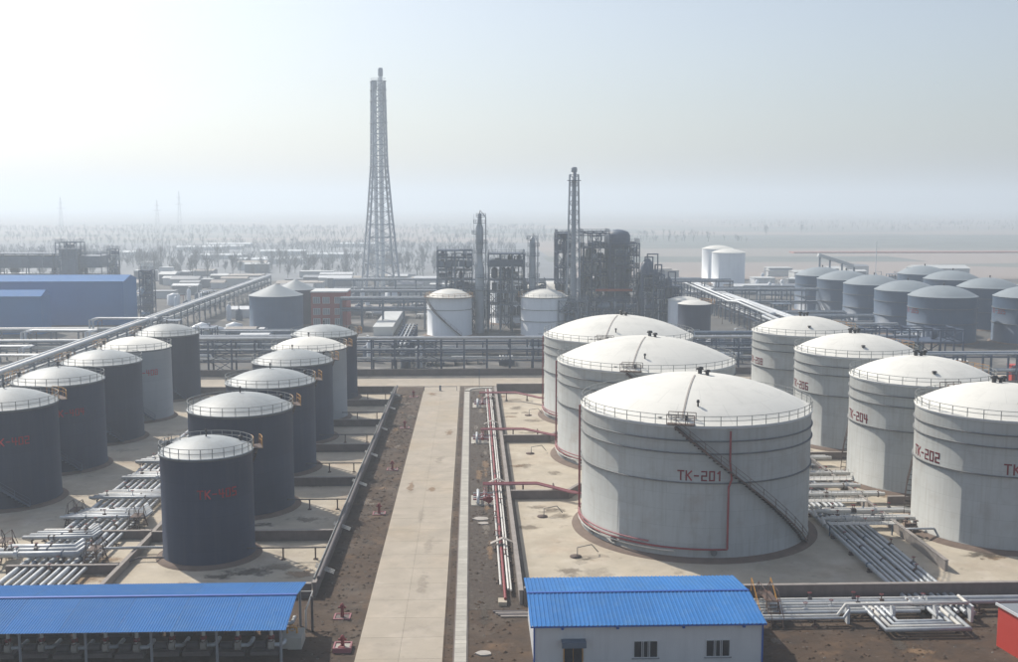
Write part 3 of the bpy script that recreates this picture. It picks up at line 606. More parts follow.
# bundle between the two rows of pale tanks
runs = []
for k in range(8):
    x = 45.4+k*.72+(.25 if k > 3 else 0); runs.append(([(x, 105.4-.25*k, .7), (x, 232, .7)], .25 if k not in (1, 5) else .17, 'pipe_silver'))
pipes('bundle of silver pipes running away between tank 201 and tank 202', runs, [(45, y, 51.5, y, .38) for y in (106.6, 112.3, 118, 124, 130.5, 140, 150, 160, 172, 184, 196, 208)], fit=50)
def platf(x0, y0, x1, y1, z, lab):
    r = root('pipe_walkway', (x0, y0, 0), lab, 'walkway', 'white-railed walkways over the silver pipes'); m = MB().box(x0, y0, z-.1, x1, y1, z); m.build('deck', 'pipe_white', r); m = MB()
    nx = int((x1-x0)/.9)
    for yy in (y0, y1):
        for i in range(nx+1): m.bar((x0+(x1-x0)*i/nx, yy, z), (x0+(x1-x0)*i/nx, yy, z+1.1), .06)
        for zz in (.55, 1.1): m.bar((x0, yy, z+zz), (x1, yy, z+zz), .06)
    m.build('railing', 'pipe_white', r); m = MB()
    for xx in (x0+.2, x1-.2): m.bar((xx, (y0+y1)/2, 0), (xx, (y0+y1)/2, z-.1), .15)
    m.build('leg', 'steel_mid', r)
platf(45, 131, 53.4, 132.2, 1.7, 'nearest white railed walkway beside tank 201'); platf(44.6, 141.5, 53.6, 142.9, 1.7, 'second white railed walkway beside tank 201'); platf(45, 152.5, 55.5, 154.5, 1.8, 'white railed walkway left of tank 204'); platf(45, 162, 53, 163.2, 1.7, 'farthest white railed walkway left of tank 204')
for k, (y, x1) in enumerate(((134.6, 57.5), (138.0, 59), (146.2, 57.8), (150.8, 56), (158.0, 57), (168, 57.5), (180, 57), (196, 57))):
    rr = []
    for q in range(3): rr.append(([(45.2+q*.8, y+q*.55-1.0, .8), (45.2+q*.8, y+q*.55, 1.35), (x1-q*.3, y+q*.55, 1.35)], .24 if q else .3, 'pipe_white' if q % 2 == 0 else 'pipe_silver'))
    pipes('group of pale cross pipes %s from the front wall between the pale tanks' % ['first', 'second', 'third', 'fourth', 'fifth', 'sixth', 'seventh', 'eighth'][k], rr, [(47, y-.3, 47, y+1.4, 1.0), (55, y-.3, 55, y+1.4, 1.0)], 'cross_pipes', 'pipes', 'pale cross pipes between the pale tanks', fit=6)
r = root('valve_cluster', (56.5, 132, 0), 'dark valves at the foot of tank 202', 'valves')
for k in range(5):
    MB().lathe([(.01, .4), (.28, .45), (.28, .9), (.08, 1.0), (.06, 1.6), (.3, 1.62), (.3, 1.7), (.01, 1.7)], 10, (55.2+.7*(k % 3), 131.2+1.2*(k//2))).build('valve', 'rusty_steel', r)
MB().tube([(58, 130.2, 1.3), (54.5, 130.2, 1.3), (54.5, 130.2, .2)], .16, 8).build('pipe', 'pipe_silver', r)
# south manifold in front of the wall
runs = []
for k in range(6):
    y = 107.9-k*.72; xr = 45.4+k*.0+(.72*(5-k)); runs.append(([(29.2, y, .75+.02*k), (xr, y, .75+.02*k), (xr+1.0, y+1.2, .8), (xr+1.0, 109.8, .8)][:2] if k in (2,) else [(29.2, y, .75), (xr, y, .75)], .2, 'pipe_silver' if k % 2 else 'pipe_white'))
pipes('row of silver pipes in front of the dike wall right of the cabin', runs, [(x, 103.9, x, 108.3, .48) for x in (30, 34, 38, 42)], fit=12)
pipes('pair of silver pipes leaving to the right in front of the dike wall', [([(50, 107.6, .8), (75, 107.6, .8)], .2, 'pipe_silver'), ([(47, 106.6, 1.15), (75, 106.6, 1.15)], .33, 'pipe_silver'), ([(45, 105.5, 1.2), (75, 105.5, 1.2)], .25, 'pipe_silver')], [(x, 105.2, x, 107.9, .7) for x in (52, 56.5, 61)])
def loop(x0, x1, y0, y1, z, rad, m): return ([(x0, y1, z), (x0, y0, z), (x1, y0, z), (x1, y1, z)], rad, m)
pipes('rectangular loop of silver pipes lying on the soil in front of the dike wall', [loop(40.1+.62*k, 48.4-.62*k, 99.6+.66*k, 106.4, .75, .24, 'pipe_silver' if k != 1 else 'pipe_white') for k in range(4)], [(40, 101.4, 43.2, 101.4, .45), (45.6, 101.4, 48.6, 101.4, .45)], 'expansion_loop')
pipes('raised silver pipe stepping over its neighbours right of the cabin', [([(28.8, 103.1, .9), (36.5, 103.1, .9), (37.4, 103.4, 1.9), (49.8, 103.4, 1.9), (49.8, 105.4, 1.9), (51, 105.4, 1.2)], .17, 'pipe_white'), ([(28.8, 102.5, .85), (36.9, 102.5, .85), (37.6, 102.9, 1.5)], .15, 'pipe_silver')], [(x, 102.4, x, 103.8, .65) for x in (29.9, 34.0)])
r = root('pipe_gantry', (38, 103.4, 0), 'pale goalpost supports under the raised silver pipe', 'support')
for x in (37.6, 42.2, 46.6, 50.2): MB().box(x-.14, 103.0, 0, x+.14, 103.8, 1.7).build('post', 'frame_white', r)
stile(30.2, 105.8, 'yellow-railed step-over between the cabin and the silver pipes', 2.0, 1.2, 6)
r = root('stair_rail', (29.4, 107, 0), 'yellow handrails of the step-over beside the cabin roof', 'handrail'); m = MB()
for e in (28.9, 30.9):
    m.bar((e, 104.0, 1.2), (e, 107.6, 3.3), .07); m.bar((e, 104.0, .3), (e, 104.0, 1.2), .07); m.bar((e, 107.6, 1.9), (e, 107.6, 3.3), .07); m.bar((e, 105.8, 1.4), (e, 105.8, 2.2), .07)
m.build('rail', 'railing_yellow', r)
# sampling points on the pad near tank 201
for k, (x, y) in enumerate(((9.3, 141.2), (12.2, 124.5), (9.6, 178), (11.0, 211))):
    r = root('sump_pipe', (x, y, 0), 'rusty sump cover with a thin bent pipe on the concrete, %s of four' % ['second nearest', 'nearest', 'third nearest', 'farthest'][k], 'sump', 'rusty sumps on the pad beside the large pale tanks')
    MB().lathe([(.7, .05), (.7, .18), (.01, .2)], 14, (x, y)).build('cover', 'rusty_steel', r)
    MB().tube([(x+.2, y, .2), (x+.2, y, 1.2), (x+2.0, y+.8, 1.3), (x+2.8, y+1.0, .3)], .06, 6).build('pipe', 'girder', r)
# ------------------------------------------------------------------ canopy (left foreground)
def corrugated(x0, x1, ya, za, yb, zb, pitch, name, m, parent, th=.045, face=1):
    mb = MB(); n = round((x1-x0)/pitch); v = []; f = []
    prof = [(0, 0), (.30, 0), (.42, th), (.58, th), (.70, 0), (1., 0)]
    xs = []
    for i in range(n):
        for (u, h) in prof[:-1]: xs.append((x0+(i+u)*pitch, h))
    xs.append((x0+n*pitch, 0))
    for (x, h) in xs: v += [(x, ya, za+h), (x, yb, zb+h)]
    for i in range(len(xs)-1): f.append((2*i, 2*i+2, 2*i+3, 2*i+1))
    mb.add(v, f); return mb.build(name, m, parent)
r = root('pump_canopy', (-45, 99, 0), 'long open shed with a blue corrugated roof in the bottom left corner', 'canopy')
for i in range(12):       # sheets side by side, each a piece
    xa = -76.7+5*i
    corrugated(xa, xa+4.98, 99.3, 5.15, 92.9, 4.25, .249, 'roof_sheet', 'blue_roof', r)
    corrugated(xa, xa+4.98, 105.1, 4.3, 99.3, 5.15, .249, 'roof_sheet', 'blue_roof', r)
MB().bar((-76.7, 99.3, 5.21), (-16.72, 99.3, 5.21), .35, .05).build('ridge_cap', 'blue_cap', r)
for x in (-76, -70, -64, -58, -52, -46.2, -40.4, -34.6, -28.8, -23.0, -17.3):
    for y in (93.6, 104.4): MB().tube([(x, y, 0), (x, y, 4.2)], .13, 8).build('post', 'grey_sheet', r)
    MB().bar((x, 93.2, 4.12), (x, 99.3, 4.95), .12, .2).build('rafter', 'grey_sheet', r); MB().bar((x, 104.9, 4.14), (x, 99.3, 4.95), .12, .2).build('rafter', 'grey_sheet', r)
for y, z in ((93.3, 4.14), (96.3, 4.6), (102.3, 4.62), (104.8, 4.18)): MB().bar((-76.7, y, z), (-16.8, y, z), .1, .12).build('purlin', 'grey_sheet', r)
MB().box(-76.5, 93.4, .02, -17.6, 104.9, .1).build('floor', 'soil', r)
# pumps in the canopy
def pump():
    p = root('pump_set', (0, 0, 0), 'pump', 'pump')
    MB().box(-1.3, -.55, .1, 1.3, .55, .5).build('plinth', 'dike', p)
    MB().tube([(-1.0, 0, .95), (.1, 0, .95)], .36, 12).build('motor', 'pipe_dark', p)
    MB().tube([(.35, 0, .95), (.85, 0, .95)], .45, 12).build('casing', 'stone', p)
    MB().tube([(.6, 0, 1.2), (.6, 0, 2.4), (.6, .5, 2.7), (.6, 1.6, 2.7)], .17, 8).build('discharge_pipe', 'pipe_white', p)
    MB().tube([(.9, 0, .95), (1.5, 0, .95), (1.7, .4, .95), (1.7, 1.6, .95)], .2, 8).build('suction_pipe', 'pipe_silver', p)
    v = MB().lathe([(.01, 1.5), (.3, 1.55), (.3, 1.85), (.01, 1.9)], 10, (.6, 0)).build('valve', 'pipe_red', p)
    MB().tube([(.6+.3*cos(t*pi/4), -.5, 1.7+.3*sin(t*pi/4)) for t in range(9)], .04, 5).build('handwheel', 'rusty_steel', v)
    return p
def copytree(o, loc):
    c = o.copy(); COL.objects.link(c); c.location = loc
    def rec(a, b):
        for ch in a.children:
            d = ch.copy(); COL.objects.link(d); d.parent = b; rec(ch, d)
    rec(o, c); return c
P0 = pump(); k = 0
for row, (y, xs0) in enumerate(((102.6, -74), (97.6, -74))):
    for i in range(19):
        x = xs0+3.02*i+random.uniform(-.2, .2); loc = (x, y+random.uniform(-.2, .2), 0)
        if k == 0: q = P0; q.location = loc
        else: q = copytree(P0, loc)
        q['group'] = 'pump sets under the blue canopy'; q['label'] = 'grey motor pump under the blue canopy, %s row, %s from the right end' % ('back' if row == 0 else 'front', ['nineteenth','eighteenth','seventeenth','sixteenth','fifteenth','fourteenth','thirteenth','twelfth','eleventh','tenth','ninth','eighth','seventh','sixth','fifth','fourth','third','second','first'][i]); k += 1
r = root('valve_pit', (-17.2, 100, 0), 'concrete box with small yellow valve at the right end of the blue canopy', 'pit')
MB().box(-18.3, 98.6, 0, -16.3, 101.1, 1.15).build('box', 'slab', r)
MB().tube([(-17.8, 99.8, 1.15), (-17.8, 99.8, 1.7), (-16.9, 99.8, 1.7), (-16.9, 99.8, 1.15)], .1, 6).build('pipe', 'railing_yellow', r)
MB().tube([(-17.3+.3*cos(t*pi/4), 99.6, 1.75+.3*sin(t*pi/4)) for t in range(9)], .05, 5).build('handwheel', 'railing_yellow', r)
pipes('white pipe stepping down from the dike corner behind the canopy', [([(-20, 105.4, 3.2), (-16.2, 105.4, 3.2), (-16.6, 103.4, 2.0), (-16.6, 103.4, .1)], .1, 'pipe_white')])
tag(MB().bar((-15.9, 103, 0), (-15.9, 103, 3.6), .22).build('post', 'pipe_dark', at=(-15.9, 103, 0)), 'dark square post beside the right end of the blue canopy', 'post')
# ------------------------------------------------------------------ cabin
r = root('prefab_cabin', (16, 99, 0), 'pale prefab cabin with a blue ribbed roof at bottom centre', 'cabin')
x0, x1, ya, yb, yr, ze, zr = 5.5, 26.2, 93.5, 105.2, 99.5, 4.1, 4.95
MB().box(x0, ya, .02, x1, ya+.1, ze).build('wall', 'panel_wall', r); MB().box(x0, yb-.1, .02, x1, yb, ze).build('wall', 'panel_wall', r)
for xx in (x0, x1):
    s_ = .1 if xx == x0 else -.1
    MB().add([(xx, ya+.1, .02), (xx, yb-.1, .02), (xx, yb-.1, ze), (xx, yr, zr-.08), (xx, ya+.1, ze), (xx+s_, ya+.1, .02), (xx+s_, yb-.1, .02), (xx+s_, yb-.1, ze), (xx+s_, yr, zr-.08), (xx+s_, ya+.1, ze)],
             [(0,1,2,3,4), (9,8,7,6,5), (0,5,6,1), (1,6,7,2), (2,7,8,3), (3,8,9,4), (4,9,5,0)]).build('gable_wall', 'panel_wall', r)
for i in range(11):
    xa = 5.08+1.95*i
    corrugated(xa, xa+1.945, yr, zr, 93.0, 4.24, .389, 'roof_sheet', 'blue_roof', r, .06); corrugated(xa, xa+1.945, 105.7, 4.24, yr, zr, .389, 'roof_sheet', 'blue_roof', r, .06)
MB().bar((5.1, yr-.02, zr+.07), (26.5, yr-.02, zr+.07), .28, .05).build('ridge_cap', 'blue_cap', r)
MB().bar((5.1, 93.02, 4.16), (26.5, 93.02, 4.16), .06, .14).build('eaves_trim', 'blue_cap', r)
for xx in (5.44, 26.26): MB().bar((xx, 93.44, .02), (xx, 93.44, 4.1), .12).build('corner_trim', 'blue_cap', r)
for xx in (8.0, 13.0, 19.0, 24.5): MB().box(xx-.12, 93.2, 3.8, xx+.12, 93.5, 4.0).build('bracket', 'blue_cap', r)
def window(x, w, z0, z1, y=93.5):
    f = MB().box(x-w/2, y-.06, z0, x+w/2, y-.002, z0+.08).box(x-w/2, y-.06, z1-.08, x+w/2, y-.002, z1).box(x-w/2, y-.06, z0+.08, x-w/2+.08, y-.002, z1-.08).box(x+w/2-.08, y-.06, z0+.08, x+w/2, y-.002, z1-.08).box(x-.25, y-.055, z0+.08, x-.19, y-.002, z1-.08).box(x+.19, y-.055, z0+.08, x+.25, y-.002, z1-.08).build('window', 'frame_white', r)
    for q in range(3):
        a = x-w/2+.08+q*(w-.16)/3; MB().box(a+.04, y-.03, z0+.09, a+(w-.16)/3-.04, y-.008, z1-.09).build('pane', 'glass', f)
    MB().box(x-w/2-.1, y-.12, z0-.08, x+w/2+.1, y-.002, z0-.004).build('sill', 'grey_sheet', f)
    for s in (-1, 1): MB().bar((x+s*w/2*.33, y-.09, z0), (x+s*w/2*.33, y-.09, z1), .03).build('bar', 'frame_white', f)
window(15.6, 2.3, .95, 2.6); window(22.2, 2.3, .95, 2.6)
d = MB().box(8.1, 93.42, .05, 9.9, 93.498, 2.45).build('door', 'railing_yellow', r)
for a in (8.2, 9.03): MB().box(a, 93.39, .3, a+.77, 93.418, 2.3).build('pane', 'glass', d)
MB().box(7.9, 92.5, 2.75, 10.1, 93.49, 2.85).box(7.9, 92.5, 2.35, 10.1, 92.56, 2.748).build('door_canopy', 'steel_mid', r)
# red kiosk bottom right
r = root('red_kiosk', (53, 98, 0), 'red walled hut with grey roof in the bottom right corner', 'hut')
MB().add([(49.9, 97.3, 0), (51.6, 88, 0), (60, 88, 0), (60, 97.3, 0), (49.9, 97.3, 4.0), (51.6, 88, 4.0), (60, 88, 4.0), (60, 97.3, 4.0)], [(0,4,5,1)[::-1], (1,5,6,2)[::-1], (2,6,7,3)[::-1], (3,7,4,0)[::-1]]).build('wall', 'red_panel', r)
MB().add([(49.8, 97.5, 4.02), (51.5, 87.8, 4.02), (60.2, 87.8, 4.02), (60.2, 97.5, 4.02), (49.8, 97.5, 4.1), (51.5, 87.8, 4.1), (60.2, 87.8, 4.1), (60.2, 97.5, 4.1)], [(4,5,6,7), (0,1,5,4), (1,2,6,5), (2,3,7,6), (3,0,4,7)]).build('roof', 'grey_sheet', r)
MB().bar((49.75, 97.5, 4.1), (51.45, 87.8, 4.1), .12, .25).build('roof_trim', 'frame_white', r)
r = root('hose_cabinet', (127.6, 247.8, 0), 'red cabinet beside the far road at the right edge', 'cabinet'); MB().box(126.6, 246.6, .1, 129.4, 248.8, 4.0).build('box', 'red_panel', r); MB().box(126.4, 246.4, 4.0, 129.6, 249, 4.2).build('roof', 'red_panel', r)
# ------------------------------------------------------------------ pipe racks
def rack(x0, y0, x1, y1, w, levels, bay, label, steel='steel', npipe=3, rad=.2, pm=('pipe_silver', 'steel_mid', 'pipe_silver'), brace=(), zt=None, group=None, topfat=True):
    r = root('pipe_rack', (x0, y0, 0), label, 'pipe rack', group); L = hypot(x1-x0, y1-y0); d = Vector(((x1-x0)/L, (y1-y0)/L, 0)); e = Vector((-d.y, d.x, 0)); n = max(1, round(L/bay)); P = Vector((x0, y0, 0)); top = max(levels)
    cb = mesh_of(MB().box(-.19, -.19, 0, .19, .19, top+.25), 'column', steel)
    tb = MB(); tb.bar((e*-w/2), (e*w/2), .22, .3); tbm = mesh_of(tb, 'cross_beam', steel)
    for i in range(n+1):
        q = P+d*(L*i/n)
        for s in (-1, 1): inst(cb, 'column', r, q+e*(s*w/2))
        for z in levels: inst(tbm, 'cross_beam', r, q+Vector((0, 0, z-.15-.0)))
    for z in levels:
        for s in (-1, 1): MB().bar(P+e*(s*(w/2+.02))+Vector((0,0,z-.2)), P+d*L+e*(s*(w/2+.02))+Vector((0,0,z-.2)), .18, .34).build('long_beam', steel, r)
        for k in range(npipe):
            rr = rad*random.choice((.7, 1, 1, 1.35)); if_ = -w/2+.5+(w-1.0)*(k+.5)/npipe
            MB().tube([P+d*.0+e*if_+Vector((0,0,z+rr)), P+d*L+e*if_+Vector((0,0,z+rr))], rr, 6).build('pipe', random.choice(pm), r)
    for i in brace:
        for s in (-1, 1):
            a = P+d*(L*i/n)+e*(s*w/2); b = P+d*(L*(i+1)/n)+e*(s*w/2); m = MB(); zz = [0]+sorted(levels)
            for za, zb in zip(zz, zz[1:]): m.bar(a+Vector((0,0,za)), b+Vector((0,0,zb)), .14); m.bar(a+Vector((0,0,zb)), b+Vector((0,0,za)), .14)
            m.build('brace', steel, r)
    return r
rack(-82, 267.5, 112, 267.5, 5.0, (3.4, 5.6, 8.3), 5.7, 'long dark steel pipe rack crossing behind both tank rows along the far road', brace=(3, 12, 24, 30), npipe=6, pm=('pipe_silver', 'steel_mid', 'steel_mid', 'pipe_silver', 'vessel_dark'))
m = MB(); m.tube([(-82, 264.9, 8.9), (112, 264.9, 8.9)], .28, 8); tag(m.build('overhead_pipe', 'pipe_silver', at=(-82, 264.9, 8.9)), 'long silver pipe along the top near edge of the crossing rack', 'pipe')
dwall([(-100, 262.6), (100, 262.6)], 1.5, 'long dark low wall on the far side of the cross road under the pipe rack')
rack(100, 241.5, 160, 241.5, 4, (3.5, 7.4), 6, 'steel pipe rack with silver pipes behind tank 204 at the right edge', npipe=3, rad=.3, brace=(4,))
# long diagonal-looking rack left (parallel to road) x~-100
rack(-98.5, 150, -98.5, 520, 4.2, (4.4, 6.8), 8, 'long pipeline trestle running away on the left past the blue warehouse', npipe=4, rad=.28, pm=('pipe_silver', 'pipe_white', 'pipe_silver'), brace=(4, 12, 20, 28), steel='steel_mid')
tag(MB().tube([(-96.4, 150, 7.6), (-96.4, 520, 7.6)], .5, 8).build('overhead_pipe', 'pipe_silver', at=(-96.4, 150, 7.6)), 'thick silver pipeline on top of the long trestle at left', 'pipe')
rack(-230, 290, -101, 290, 4, (3.2, 5.0), 8, 'pipe rack with silver pipes below the blue warehouse, nearer one', npipe=4, rad=.35, pm=('pipe_silver', 'pipe_white'), steel='steel_mid')
rack(-230, 325, -101, 325, 4, (4.2,), 8, 'pipe rack with silver pipes at the foot of the blue warehouse', npipe=4, rad=.35, pm=('pipe_silver', 'pipe_white'), steel='steel_mid')
for k, (x, y, z) in enumerate(((-112, 291, 7.4), (-121, 270, 5.8), (-108, 252, 6.0), (-104, 320, 7.6))):
    pipes('flat silver expansion loop beside the trestle at left, %s of four' % ['second nearest', 'third nearest', 'nearest', 'farthest'][k], [([(x+9-j, y+1, 4.8), (x+9-j, y+1, z), (x+9-j, y+7-j*1.2, z), (x-9+j, y+7-j*1.2, z), (x-9+j, y+1, z), (x-9+j, y+1, 4.8)], .3, 'pipe_silver') for j in range(2)],
          [(x+7, y+2, x+7, y+6, z-.5), (x-7, y+2, x-7, y+6, z-.5)], 'expansion_loop', 'pipes', 'silver expansion loops left of the trestle')
rack(-44, 362, -2, 362, 4, (6.5, 10.2), 7, 'pipe bridge between the red brick building and the white tank', npipe=3, rad=.3, steel='steel_mid')
rack(-40, 300, 60, 300, 5, (1.6, 3.4), 7, 'second steel rack behind the crossing rack near the white tanks', npipe=5, rad=.25, steel='steel', brace=(2, 9))
rack(-18.5, 273, -18.5, 320, 4, (3.5, 6.0), 6, 'rack running away from the crossing rack left of the white tanks', npipe=3, rad=.22, steel='steel')
# right side rack with zigzag pipe
rack(94, 268, 94, 470, 5, (4.5, 8.2), 7, 'tall rack with thick silver pipes running away in front of the far tanks', npipe=3, rad=.3, steel='steel', brace=(3, 9, 15, 22))
pz = [(91.0, 236, 8.2), (91.0, 275, 8.2), (88.2, 278, 8.2), (88.2, 318, 8.8), (91.0, 321, 8.8), (91.0, 360, 9.2), (88.5, 363, 9.2), (88.5, 440, 10), (66, 444, 10)]
pipes('thick bright silver pipe zigzagging along the tall rack at right', [(pz, .55, 'pipe_silver'), ([(a-1.6, b, c-.3) for a, b, c in pz[:-1]], .4, 'pipe_silver')], [(90.5, y, 87, y, 7.4) for y in (250, 266, 284, 300, 316, 334, 350, 372, 392)], 'overhead_pipe')
rack(90, 400, 130, 400, 5, (5, 9.8), 6, 'steel rack left of the farthest grey-blue tank', npipe=3, rad=.3, steel='steel_mid')
rack(70, 430, 104, 430, 5, (6, 11), 6, 'dark truss bridge below the distant white silos', npipe=2, rad=.3, steel='steel')
rack(60, 290, 92, 290, 6, (3.5, 6.5), 6, 'steel rack right of the small dark tank', npipe=3, rad=.4, steel='steel_mid')
rack(120, 448, 230, 448, 5, (4, 7), 9, 'pipe rack behind the far right tank field', npipe=3, rad=.3, steel='steel_mid')
rack(-60, 420, 60, 420, 5, (4, 8), 8, 'hazy pipe rack beyond the flare tower level', npipe=3, rad=.3, steel='steel_mid')
rack(-60, 470, 100, 470, 5, (5, 9), 9, 'far pipe rack in the haze behind the process units', npipe=3, rad=.3, steel='steel_mid')
# ------------------------------------------------------------------ process frames
def frame(x0, y0, x1, y1, floors, nx, ny, label, steel='steel', vessels=0, dens=.6, rails=True, deck='steel', name='steel_structure', hvess=None, brace=True):
    r = root(name, ((x0+x1)/2, (y0+y1)/2, 0), label, 'steel structure'); top = max(floors)
    cm = mesh_of(MB().box(-.17, -.17, 0, .17, .17, top+.2), 'column', steel)
    X = [x0+(x1-x0)*i/nx for i in range(nx+1)]; Y = [y0+(y1-y0)*i/ny for i in range(ny+1)]
    for x in X:
        for y in Y: inst(cm, 'column', r, (x, y, 0))
    for z in floors:
        m = MB()
        for x in X: m.bar((x, y0, z), (x, y1, z), .2, .3)
        for y in Y: m.bar((x0, y, z), (x1, y, z), .19, .29)
        m.build('floor_frame', steel, r)
        if random.random() < dens: MB().box(x0+.2, y0+.2, z+.21, x1-random.uniform(0, .4)*(x1-x0)-.2, y1-.2, z+.28).build('floor_deck', deck, r)
        if rails:
            m = MB()
            for (a, b) in (((x0, y0), (x1, y0)), ((x1, y0), (x1, y1)), ((x0, y0), (x0, y1))):
                for h in (.6, 1.2): m.bar((*a, z+.2+h), (*b, z+.2+h), .08)
                k = int(hypot(b[0]-a[0], b[1]-a[1])/1.5)+1
                for i in range(k): m.bar((a[0]+(b[0]-a[0])*i/k, a[1]+(b[1]-a[1])*i/k, z+.2), (a[0]+(b[0]-a[0])*i/k, a[1]+(b[1]-a[1])*i/k, z+1.4), .08)
            m.build('railing', steel, r)
    if brace:
        m = MB(); zz = [0]+sorted(floors)
        for za, zb in zip(zz, zz[1:]):
            i = random.randrange(nx); m.bar((X[i], y0-.02, za), (X[i+1], y0-.02, zb), .18); m.bar((X[i], y0-.02, zb), (X[i+1], y0-.02, za), .16)
        m.build('brace', steel, r)
    zz = [0]+sorted(floors)
    for k in range(vessels):
        i = random.randrange(len(zz)-1); za, zb = zz[i], zz[i+1]; h = (zb-za)
        x = random.uniform(x0+1, x1-1); y = random.uniform(y0+.8, y1-.8); rr = random.uniform(.5, min(1.3, h*.35)); mm = random.choice(('vessel_silver', 'vessel_dark', 'steel_mid', 'vessel_dark'))
        if random.random() < .5:
            L = random.uniform(1.5, 4); xa, xb = max(x0, x-L/2), min(x1, x+L/2); m = MB().tube([(xa, y, za+rr+.5), (xb, y, za+rr+.5)], rr, 10)
            m.build('drum', mm, r)
        else: MB().lathe([(rr*.3, za+.3), (rr, za+.7), (rr, za+h*.75), (rr*.4, za+h*.88), (.01, za+h*.9)], 12, (x, y)).build('vessel', mm, r)
    for k in range(int(vessels*1.5)):
        x = random.uniform(x0, x1); y = random.uniform(y0, y1); za = random.uniform(0, top*.6); zb = random.uniform(za+2, top); dx = random.uniform(-4, 4); x2 = min(max(x+dx, x0), x1)
        MB().tube([(x, y, za), (x, y, zb), (x2, y, zb), (x2, y, zb-1.5)], random.uniform(.1, .24), 6).build('pipe', random.choice(('pipe_silver', 'steel_mid', 'vessel_dark', 'pipe_silver', 'steel_mid')), r)
    return r
frame(-11.5, 354, 0, 363, (5.5, 10, 14, 17, 20, 24, 26.5), 4, 2, 'open steel frame with air coolers left of the tall column tower', vessels=26, steel='steel_mid')
frame(5.3, 351, 17, 360, (5, 9, 13, 17, 21.5, 25.5), 3, 2, 'open steel frame with a blue-grey deck between the two column towers', vessels=26, steel='steel_mid')
MB().box(5.5, 351, 19.6, 16.8, 360, 22).build('cooler_box', 'blue_wall', ) if False else None
r = root('air_cooler', (11, 355, 20), 'blue-grey box coolers on the frame between the towers', 'cooler'); MB().box(5.6, 351.4, 21.8, 16.7, 359.6, 23.6).build('casing', 'steel_mid', r)
r = root('air_cooler', (-6, 358, 20), 'row of box coolers on top of the left frame', 'cooler')
for k in range(5): MB().box(-11.2+2.3*k, 354.4, 21.2, -9.2+2.3*k, 362.6, 23.2).build('casing', 'steel_mid', r)
frame(27.6, 350, 33.2, 362, (6, 11, 16, 21, 26, 30.5, 32), 2, 3, 'narrow dark steel tower frame left behind the slim chimney', vessels=20, dens=1)
frame(36.0, 350, 44.5, 362, (5, 9.5, 14, 18.5, 23, 27.5, 32.2), 3, 2, 'open dark reactor frame right of the slim chimney', vessels=36)
r = frame(44.8, 349, 54.2, 361, (5, 9, 13.4, 17, 21, 25, 29), 2, 2, 'dark steel frame wrapped round the wide reactor vessel', vessels=30)
r = root('reactor_vessel', (48.2, 354, 0), 'wide dark cylindrical reactor vessel at the top of the process unit', 'vessel')
MB().lathe([(2.2, 3), (2.6, 6), (4.05, 12), (4.05, 31.5), (3.4, 32.6), (1.5, 33.3), (.01, 33.5)], 32, (47.8, 354)).build('shell', 'vessel_dark', r)
for z in (16, 20, 24, 28): MB().lathe([(4.1, z), (5.4, z), (5.4, z+.15), (4.1, z+.15)], 24, (47.8, 354), smooth=False).build('platform', 'steel', r)
r = root('red_beam', (42, 349, 13.6), 'bright orange-red girder across the middle of the process unit', 'beam'); MB().bar((40, 348.6, 13.9), (52, 348.6, 13.9), .5, .8).build('beam', 'orange_red', r)
r = root('roof_truss', (31, 355, 32), 'thin steel bridge joining the tops of the process frames', 'bridge'); m = MB()
m.bar((28, 356, 32.6), (46, 356, 32.9), .3); m.bar((28, 356, 31.4), (46, 356, 31.4), .3)
for k in range(12): m.bar((28+1.5*k, 356, 31.4 if k % 2 else 32.7), (29.5+1.5*k, 356, 32.7 if k % 2 else 31.4), .18)
m.build('truss', 'steel', r)
frame(53.5, 338, 60.5, 348, (4, 8, 12, 16, 19.5), 2, 2, 'dark crowded steel frame right of the reactor', vessels=40)
frame(60.8, 340, 66.5, 350, (4, 8, 12, 15.5), 2, 2, 'lower dark steel frame above the small dark tank', vessels=34)
for k, (x, y, rr, h, lab) in enumerate(((54.8, 341, 1.9, 23.5, 'dark vessel with pipes on top, leftmost of the cluster right of the reactor'), (58.2, 342, 1.6, 21, 'dark vessel in the middle of the cluster right of the reactor'), (62.6, 343, 1.8, 18.6, 'dark vessel in the right of the cluster'), (57, 350, 2.6, 24, 'wide dark vessel at the back of the cluster'))):
    r = root('process_vessel', (x, y, 0), lab, 'vessel', 'dark vessels right of the reactor')
    MB().lathe([(rr*.6, 0), (rr*.6, 2), (rr, 3), (rr, h*.6), (rr*.75, h*.68), (rr*.75, h*.93), (rr*.3, h), (.01, h*1.01)], 20, (x, y)).build('shell', 'vessel_dark', r)
    MB().tube([(x, y, h), (x, y, h+1.5), (x+rr*1.3, y, h+1.5), (x+rr*1.3, y, 3)], .3, 6).build('pipe', 'vessel_dark', r)
frame(37, 338, 52, 347, (4.5, 8, 11.5), 4, 2, 'low dark steel frame at the foot of the process unit', vessels=44)
frame(27, 336, 36, 346, (4, 8, 11.5), 3, 2, 'low frame around the foot of the slim chimney', vessels=16, steel='steel_mid')
frame(-3, 352, 5, 362, (4, 8, 12, 15), 2, 2, 'low frame at the foot of the tall column tower', vessels=16, steel='steel_mid')
frame(17.5, 352, 24, 362, (4, 8, 12, 16), 2, 2, 'low frame at the foot of the second column tower', vessels=12, steel='steel_mid')
